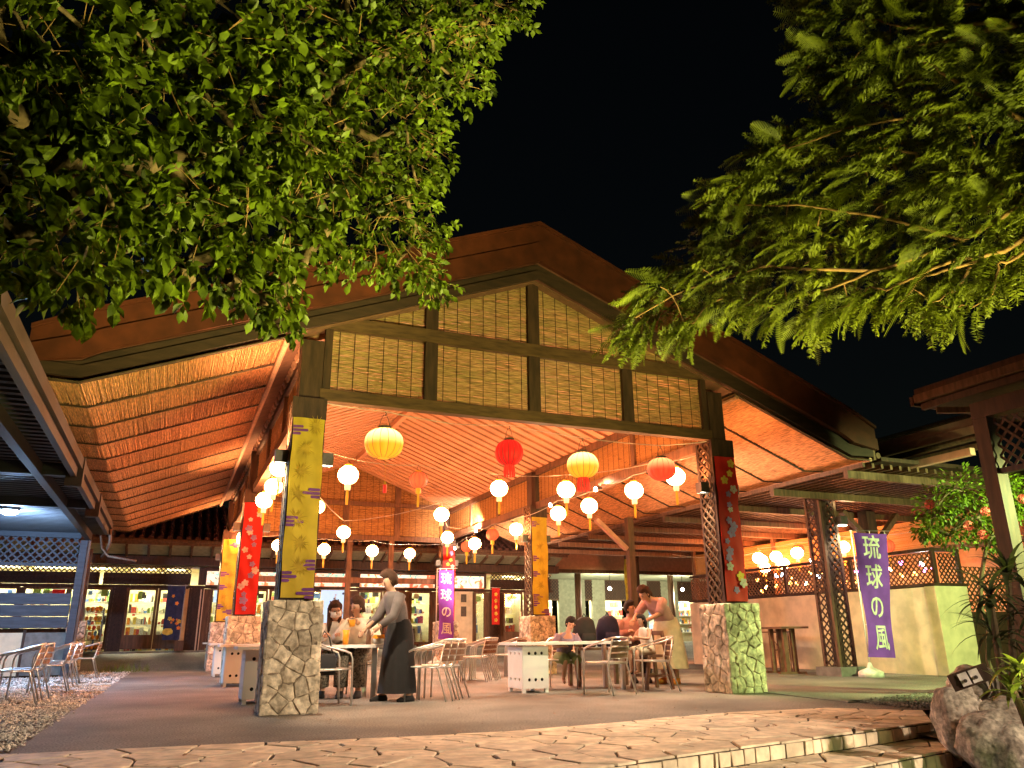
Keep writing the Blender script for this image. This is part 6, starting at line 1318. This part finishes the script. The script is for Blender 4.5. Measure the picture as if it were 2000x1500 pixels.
# standing woman, dark skirt, leaning over the left table
J = dict(pelvis=(0, .03, .90), chest=(0, -.06, 1.20), neck=(0, -.11, 1.37), head=(0, -.16, 1.49), face=(0, -1, -.5), shL=(.165, -.055, 1.29), shR=(-.165, -.055, 1.29), elL=(.215, -.18, 1.03), elR=(-.20, -.20, 1.03), wrL=(.17, -.36, .90), wrR=(-.13, -.40, .88), hipL=(.09, .03, .86), hipR=(-.09, .03, .86), knL=(.11, .05, .47), knR=(-.12, -.04, .47), anL=(.13, .13, .07), anR=(-.15, -.10, .07), toeL=(.14, 0, .03), toeR=(-.16, -.23, .03))
t, fr, s = person('standing woman in a grey top and long black skirt leaning over the left table', J, (1.56, .98, 0), -1.35, 1.05)
hair(t, fr, s, 'hair_brown', .05, vol=1.12)
b = B(); b.loft([(0, .03, .88, .165, .14), (0, .0, 1.0, .15, .125), (0, -.04, 1.15, .175, .135), (0, -.07, 1.27, .18, .12), (0, -.10, 1.35, .10, .08)], 20)
for q in (1, -1): sleeve(b, (q * .155, -.06, 1.30), (q * .215, -.18, 1.04), .075, .062, (q * .175, -.33, .92), .045)
b.v = [(x * s, y * s, z * s) for x, y, z in b.v]; local(t, b, 'top', 'grey_top')
b = B(); vs = []; fs = []; n = 40; prof = [(1.0, .150, .125, .02), (.92, .180, .155, .03), (.80, .205, .18, .03), (.60, .22, .20, .02), (.40, .235, .215, .02), (.20, .25, .235, .02), (.10, .255, .24, .02)]
for z, rx, ry, cy in prof:
    for j in range(n): a = 2 * math.pi * j / n; f_ = 1 + (.05 * (1 - z)) * math.sin(9 * a + z * 3); vs.append((rx * f_ * math.cos(a) * s, (cy + ry * f_ * math.sin(a)) * s, z * s))
for i in range(len(prof) - 1):
    for j in range(n): j2 = (j + 1) % n; fs.append((i * n + j, (i + 1) * n + j, (i + 1) * n + j2, i * n + j2))
b.add(vs, fs); local(t, b, 'skirt', 'black_skirt')
for q, (ax, ay), (tx, ty) in (('L', (.13, .13), (.14, 0)), ('R', (-.15, -.10), (-.16, -.23))):
    b = B(); b.loft([(tx * s, (ty * .45 + ay * .55) * s, 0, .045, .13), (tx * s, (ty * .45 + ay * .55) * s, .03, .048, .135), (ax * s, (ay * .8 + ty * .2) * s, .075, .038, .075)], 14); local(t, b, 'shoe', 'shoe_black')
def seated(zs=.45, lean=.06, headfwd=.0):
    return dict(pelvis=(0, .05, zs + .10), chest=(0, .03 - lean, zs + .42), neck=(0, .02 - lean * 1.6, zs + .57), head=(0, -.02 - lean * 2 - headfwd, zs + .695), shL=(.16, .02 - lean, zs + .49), shR=(-.16, .02 - lean, zs + .49), hipL=(.09, .02, zs + .08), hipR=(-.09, .02, zs + .08), knL=(.11, -.40, zs + .06), knR=(-.11, -.40, zs + .06), anL=(.11, -.38, .07), anR=(-.11, -.38, .07), toeL=(.12, -.52, .03), toeR=(-.12, -.52, .03))
def seat_clothes(t, s, top, bottom, zs, lean, el, wr, long_sleeve=True, wide=1.):
    b = B(); b.loft([(0, .05, zs + .06, .185, .16), (0, .05 - lean * .3, zs + .2, .165 * wide, .14 * wide), (0, .03 - lean, zs + .38, .185 * wide, .135 * wide), (0, .025 - lean, zs + .48, .175, .11), (0, .02 - lean * 1.4, zs + .545, .085, .07)], 20)
    for q in 'LR':
        sg = 1 if q == 'L' else -1; sleeve(b, (sg * .15, .02 - lean, zs + .49), el[q], .075 * wide, .066 * wide, wr[q] if long_sleeve else None, .05 * wide)
    b.v = [tuple(x * s for x in p) for p in b.v]; local(t, b, 'top', top); b = B()
    for sg in (1, -1): b.tube([(sg * .09, .05, zs + .09), (sg * .115, -.40, zs + .07), (sg * .115, -.415, zs - .02), (sg * .115, -.385, .14)], [.115, .095, .09, .085], 14)
    b.v = [tuple(x * s for x in p) for p in b.v]; local(t, b, 'trousers', bottom)
    b = B()
    for sg in (1, -1): b.loft([(sg * .115, -.45, 0.004, .042, .12), (sg * .115, -.45, .04, .045, .125), (sg * .115, -.40, .09, .036, .06)], 12)
    b.v = [(x * s, y * s, z * s) for x, y, z in b.v]; local(t, b, 'shoes', 'shoe_black')
zs = .45
J = seated(zs, .07, .02); el = {'L': (.24, -.12, .70), 'R': (-.24, -.12, .70)}; wr = {'L': (.10, -.36, .80), 'R': (-.12, -.36, .79)}; J.update(elL=el['L'], elR=el['R'], wrL=wr['L'], wrR=wr['R'], face=(.25, -1, -.35))
t, fr, s = person('seated woman with a white face mask and pale blouse behind the left table', J, (.98, 2.5, 0), -.2, 1.06, True); hair(t, fr, s, 'hair_brown', .34); seat_clothes(t, s, 'white_top', 'lace', zs, .07, el, wr)
J = seated(zs, .09, .03); el = {'L': (.27, -.14, .73), 'R': (-.27, -.12, .73)}; wr = {'L': (.07, -.34, .92), 'R': (-.05, -.36, .94)}; J.update(elL=el['L'], elR=el['R'], wrL=wr['L'], wrR=wr['R'], face=(-.5, -1, -.45))
t, fr, s = person('seated woman in a loose beige top eating an orange dessert', J, (1.30, 2.22, 0), -.45, 1.10); hair(t, fr, s, 'hair_brown', .06, vol=1.06); seat_clothes(t, s, 'beige_top', 'lace', zs, .09, el, wr, True, 1.25)
CUPW = t.matrix_basis @ V((0, -.43 * 1.08, .95 * 1.08))
# boy leaning on the right table
J = seated(.46, .20, .04); el = {'L': (.28, -.22, .74), 'R': (-.27, -.20, .74)}; wr = {'L': (.14, -.42, .765), 'R': (-.16, -.44, .765)}; J.update(elL=el['L'], elR=el['R'], wrL=wr['L'], wrR=wr['R'], face=(-.2, -1, -.6))
J.update(anL=(.16, -.28, .18), anR=(-.10, -.22, .16), toeL=(.17, -.38, .12), toeR=(-.11, -.33, .10))
t, fr, s = person('boy in a lilac T-shirt leaning over the right table', J, (4.72, 2.22, 0), -.15, .86); hair(t, fr, s, 'hair_dark', 0, vol=1.05)
b = B(); b.loft([(0, .05, .50, .16, .14), (0, .0, .66, .15, .125), (0, -.14, .84, .17, .125), (0, -.18, .94, .165, .10), (0, -.25, 1.0, .08, .07)], 18)
for q in (1, -1): sleeve(b, (q * .15, -.18, .95), (q * .24, -.21, .80), .075, .07)
b.v = [tuple(x * s for x in p) for p in b.v]; local(t, b, 'tee_shirt', 'lilac_tee'); b = B()
for q in (1, -1): b.tube([(q * .09, .05, .55), (q * .115, -.34, .53), (q * .115, -.41, .50)], [.115, .10, .095], 12)
b.v = [tuple(x * s for x in p) for p in b.v]; local(t, b, 'shorts', 'green_shorts')
# woman in pink behind
J = seated(.45, .05); el = {'L': (.24, -.10, .72), 'R': (-.24, -.10, .72)}; wr = {'L': (.12, -.32, .77), 'R': (-.12, -.32, .77)}; J.update(elL=el['L'], elR=el['R'], wrL=wr['L'], wrR=wr['R'], face=(.6, -1, -.1))
t, fr, s = person('seated woman with short dark hair and a pink top behind the backpacks', J, (6.55, 3.15, 0), -.2, 1.12); hair(t, fr, s, 'hair_dark', 0); seat_clothes(t, s, 'pink_top', 'black_cloth', .45, .05, el, wr, True, 1.1)
# bending mother in a cream dress
J = dict(pelvis=(0, .10, .86), chest=(0, -.16, 1.12), neck=(0, -.30, 1.22), head=(0, -.41, 1.28), face=(0, -1, -.9), shL=(.16, -.17, 1.17), shR=(-.16, -.17, 1.17), elL=(.20, -.34, .98), elR=(-.20, -.36, .98), wrL=(.12, -.52, .90), wrR=(-.12, -.54, .90), hipL=(.09, .10, .84), hipR=(-.09, .10, .84), knL=(.11, .05, .45), knR=(-.11, .05, .45), anL=(.12, .10, .07), anR=(-.12, .10, .07), toeL=(.13, -.04, .03), toeR=(-.13, -.04, .03))
t, fr, s = person('woman in a pink blouse and long cream skirt bending over the little girl', J, (6.62, 2.12, 0), -1.25, 1.16); hair(t, fr, s, 'hair_brown', 0, True)
b = B(); b.loft([(0, .10, .84, .17, .15), (0, .02, .95, .165, .15), (0, -.10, 1.08, .18, .15), (0, -.19, 1.17, .17, .11), (0, -.26, 1.21, .09, .07)], 20)
for q in (1, -1): sleeve(b, (q * .15, -.17, 1.18), (q * .205, -.34, .99), .075, .062)
b.v = [tuple(x * s for x in p) for p in b.v]; local(t, b, 'blouse', 'pink_top'); b = B(); vs = []; fs = []; n = 40; prof = [(.95, .155, .14), (.85, .20, .18), (.60, .24, .22), (.35, .27, .26), (.22, .29, .27)]
for z, rx, ry in prof:
    for j in range(n): a = 2 * math.pi * j / n; f_ = 1 + .06 * (1 - z) * math.sin(8 * a + z * 4); vs.append((rx * f_ * math.cos(a) * s, (.08 + ry * f_ * math.sin(a)) * s, z * s))
for i in range(len(prof) - 1):
    for j in range(n): j2 = (j + 1) % n; fs.append((i * n + j, (i + 1) * n + j, (i + 1) * n + j2, i * n + j2))
b.add(vs, fs); local(t, b, 'skirt', 'cream_dress'); b = B()
for q in (1, -1): b.loft([(q * .125 * s, .03 * s, 0.004, .05, .14), (q * .125 * s, .03 * s, .05, .05, .14), (q * .12 * s, .09 * s, .10, .042, .07)], 12)
local(t, b, 'shoes', 'orange')
# little girl on a high chair
J = seated(.62, .05); sc = .74; el = {'L': (.22, -.14, .93), 'R': (-.22, -.14, .93)}; wr = {'L': (.10, -.34, .96), 'R': (-.10, -.34, .96)}; J.update(elL=el['L'], elR=el['R'], wrL=wr['L'], wrR=wr['R'], face=(0, -1, -.3), anL=(.10, -.38, .28), anR=(-.10, -.38, .28), toeL=(.11, -.50, .25), toeR=(-.11, -.50, .25))
t, fr, s = person('little girl with long dark hair and a sleeveless pale top on a wooden high chair', J, (5.72, 1.28, .06), -1.35, sc); hair(t, fr, s, 'hair_dark', .30)
b = B(); b.loft([(0, .05, .66, .17, .15), (0, .04, .82, .15, .125), (0, -.02, 1.0, .165, .12), (0, -.03, 1.12, .15, .095), (0, -.05, 1.17, .085, .07)], 18); b.v = [tuple(x * s for x in p) for p in b.v]; local(t, b, 'top', 'white_top'); b = B()
for q in (1, -1): b.tube([(q * .09, .05, .71), (q * .11, -.30, .69), (q * .11, -.36, .67)], [.11, .09, .085], 12)
b.v = [tuple(x * s for x in p) for p in b.v]; local(t, b, 'shorts', 'cream_dress')
t = thing('high_chair', 'dark wooden child high chair under the little girl', 'chair', (5.80, 1.28, 0))
for sx in (-1, 1):
    for sy in (-1, 1): b = B(); b.bar((5.78 + sx * .24, 1.28 + sy * .22, 0), (5.80 + sx * .13, 1.28 + sy * .15, .50 if sx < 0 else .84), .045, .05, (0, 1, 0)); b.build('leg', 'slat', t)
b = B(); b.box((5.62, 1.10, .47), (5.98, 1.46, .51)); b.build('seat', 'slat', t)
for z in (.66, .80): b = B(); b.box((5.925, 1.12, z), (5.955, 1.44, z + .07)); b.build('back_rail', 'slat', t)
for z in (.18,): b = B(); b.box((5.58, 1.06, z), (6.0, 1.10, z + .04)); b.box((5.58, 1.46, z), (6.0, 1.50, z + .04)); b.box((5.56, 1.11, z), (5.60, 1.45, z + .04)); b.build('footrest', 'slat', t)
# --- belongings and food
def bagpack(label, c, s, m, cat='bag'):
    t = thing('backpack', label, cat, c); b = B(); b.loft([(0, 0, 0, .17 * s, .11 * s), (0, 0, .05 * s, .19 * s, .13 * s), (0, 0, .25 * s, .185 * s, .13 * s), (.01, 0, .38 * s, .15 * s, .10 * s), (.02, 0, .44 * s, .07 * s, .05 * s)], 18); b.v = [(x + c[0], y + c[1], z + c[2]) for x, y, z in b.v]; b.build('sack', m, t, True)
    b = B(); b.loft([(c[0], c[1] - .13 * s, c[2] + .05 * s, .12 * s, .04 * s), (c[0], c[1] - .145 * s, c[2] + .12 * s, .125 * s, .045 * s), (c[0], c[1] - .13 * s, c[2] + .2 * s, .11 * s, .03 * s)], 14); b.build('front_pocket', m, t, True)
    b = B()
    for q in (-1, 1): b.tube([(c[0] + q * .08, c[1] + .11 * s, c[2] + .36 * s), (c[0] + q * .12, c[1] + .19 * s, c[2] + .2 * s), (c[0] + q * .10, c[1] + .12 * s, c[2] + .03)], .014, 6)
    b.tube([(c[0] - .04, c[1], c[2] + .43 * s), (c[0], c[1], c[2] + .49 * s), (c[0] + .05, c[1], c[2] + .43 * s)], .010, 6); b.build('straps', m, t, True); return t
bagpack('black backpack standing on a stool behind the right table', (5.22, 2.42, .62), 1.12, 'black_cloth'); bagpack('navy blue bag between the black backpack and the little girl', (5.75, 2.55, .62), 1.18, 'navy_bag')
t = thing('stool', 'low dark bench carrying the two bags behind the right table', 'bench', (5.5, 2.5, 0)); b = B(); b.box((4.98, 2.28, .57), (6.02, 2.74, .61)); b.build('seat', 'slat', t)
for x in (5.02, 5.92):
    for y in (2.32, 2.64): b = B(); b.box((x, y, 0), (x + .06, y + .06, .569)); b.build('leg', 'slat', t)
t = thing('handbag', 'black leather handbag hanging on the chair beside the left front pillar', 'bag', (.56, .82, .3)); b = B(); b.loft([(.56, .80, .36, .13, .06), (.56, .80, .42, .155, .075), (.57, .80, .58, .13, .055), (.57, .80, .62, .11, .03)], 16); b.build('bag_body', 'black_cloth', t, True); b = B(); b.tube([(.47, .80, .60), (.48, .79, .80), (.53, .78, .90), (.60, .79, .82), (.66, .80, .60)], .010, 6); b.build('strap', 'black_cloth', t, True)
def cup(label, x, y, z, h, r, m, name='drink_cup'):
    t = thing(name, label, 'cup', (x, y, z)); b = B(); b.loft([(x, y, z, r * .72, r * .72), (x, y, z + h, r, r)], 14); b.build('drink', m, t, True); b = B(); b.tube([(x, y, z + h), (x, y, z + h + .008)], r * 1.05, 14); b.build('rim', 'plastic', t); return t
M['juice'] = mat('mango_orange', (.85, .40, .02), .4, var=.12)
cup('tall orange juice cup on the left table before the masked woman', .98, 1.62, .722, .20, .052, 'juice')
t = cup('orange mango dessert cup held by the woman in beige', CUPW.x, CUPW.y, CUPW.z - .06, .10, .052, 'juice', 'dessert_cup')
t = thing('dessert_bowl', 'clear bowl of orange mango cubes on the left table', 'bowl', (1.40, 1.36, .722)); b = B(); b.loft([(1.40, 1.36, .723, .06, .06), (1.40, 1.36, .80, .095, .095)], 16); b.build('bowl', 'plastic', t, True); b = B(); R = random.Random(3)
for k in range(22): b.cbox((1.40 + R.uniform(-.07, .07), 1.36 + R.uniform(-.07, .07), .80 + R.uniform(0, .035)), (.035, .035, .035))
b.build('mango_cubes', 'juice', t, kind='stuff')
t = thing('bottle', 'dark brown bottle standing on the left table', 'bottle', (1.28, 1.50, .722)); b = B(); b.loft([(1.28, 1.5, .722, .035, .035), (1.28, 1.5, .86, .036, .036), (1.28, 1.5, .92, .014, .014), (1.28, 1.5, .99, .014, .014)], 14); b.build('glass_body', 'slat', t, True); b = B(); b.tube([(1.28, 1.5, .992), (1.28, 1.5, 1.01)], .016, 10); b.build('cap', 'metaldark', t)
t = thing('phone', 'white phone lying on the right table', 'phone', (4.3, 1.7, .722)); b = B(); b.box((4.24, 1.6, .722), (4.32, 1.76, .73)); b.build('case', 'textw', t); b = B(); b.box((4.246, 1.606, .7301), (4.314, 1.754, .7305)); b.build('screen', 'hole', t)
# ================================================================== GARDEN FLOODLIGHTS (outside the frame) and an added fill lamp
def floodlight(label, p, target, power, color, angle=110, r=.12):
    t = thing('garden_floodlight', label, 'lamp', p); d = (V(target) - V(p)).normalized(); b = B(); b.bar(V(p) - d * .12, V(p) - d * .02, .26, .20); b.build('housing', 'metaldark', t); b = B(); b.tube([(p[0], p[1], -.28), (p[0], p[1], p[2] - .12)], .02, 6); b.build('spike', 'metaldark', t)
    b = B(); b.bar(V(p) - d * .018, V(p) - d * .012, .24, .18); b.build('lamp_glass', 'postglass', t)
    lamp('floodlight_beam', 'SPOT', tuple(V(p) + d * .02), power, color, r, target, angle, .7)
floodlight('garden floodlight left of the steps aimed up into the broad-leaved tree', (2.5, -6.5, -.12), (.1, -4.4, 3.5), PW['garden2'], (1, .92, .26), 68, .45)
floodlight('garden floodlight right of the steps aimed up into the feathery tree', (3.9, -7.6, .1), (2.9, -5.0, 4.0), PW['garden4'], (1, .92, .24), 98, .45)
floodlight('small garden light in front of the steps', (3.6, -8.2, .0), (3.6, -4.0, .3), PW['garden3'], (.80, 1, .34), 90)
t = thing('street_lamp', 'lamp post behind the photographer lighting the paving and gable front', 'lamp', (7.0, -15.0, -.275)); b = B(); b.tube([(7.0, -15.0, -.275), (7.0, -15.0, 4.6)], [.06, .045], 10); b.build('pole', 'metaldark', t); b = B(); b.ell((7.0, -15.0, 4.75), (.2, .2, .16), 14, 8); b.build('lamp_globe', 'postglass', t, True)
lamp('street_lamp_light', 'SPOT', (6.95, -14.75, 4.7), PW['street'], (1, .78, .55), .15, (1.4, -3.2, .1), 37, .8)  # unseen lamp added to brighten the paving and pillar fronts
print('objects', len(bpy.data.objects), 'tris', sum(len(o.data.polygons) for o in bpy.data.objects if o.type == 'MESH'))
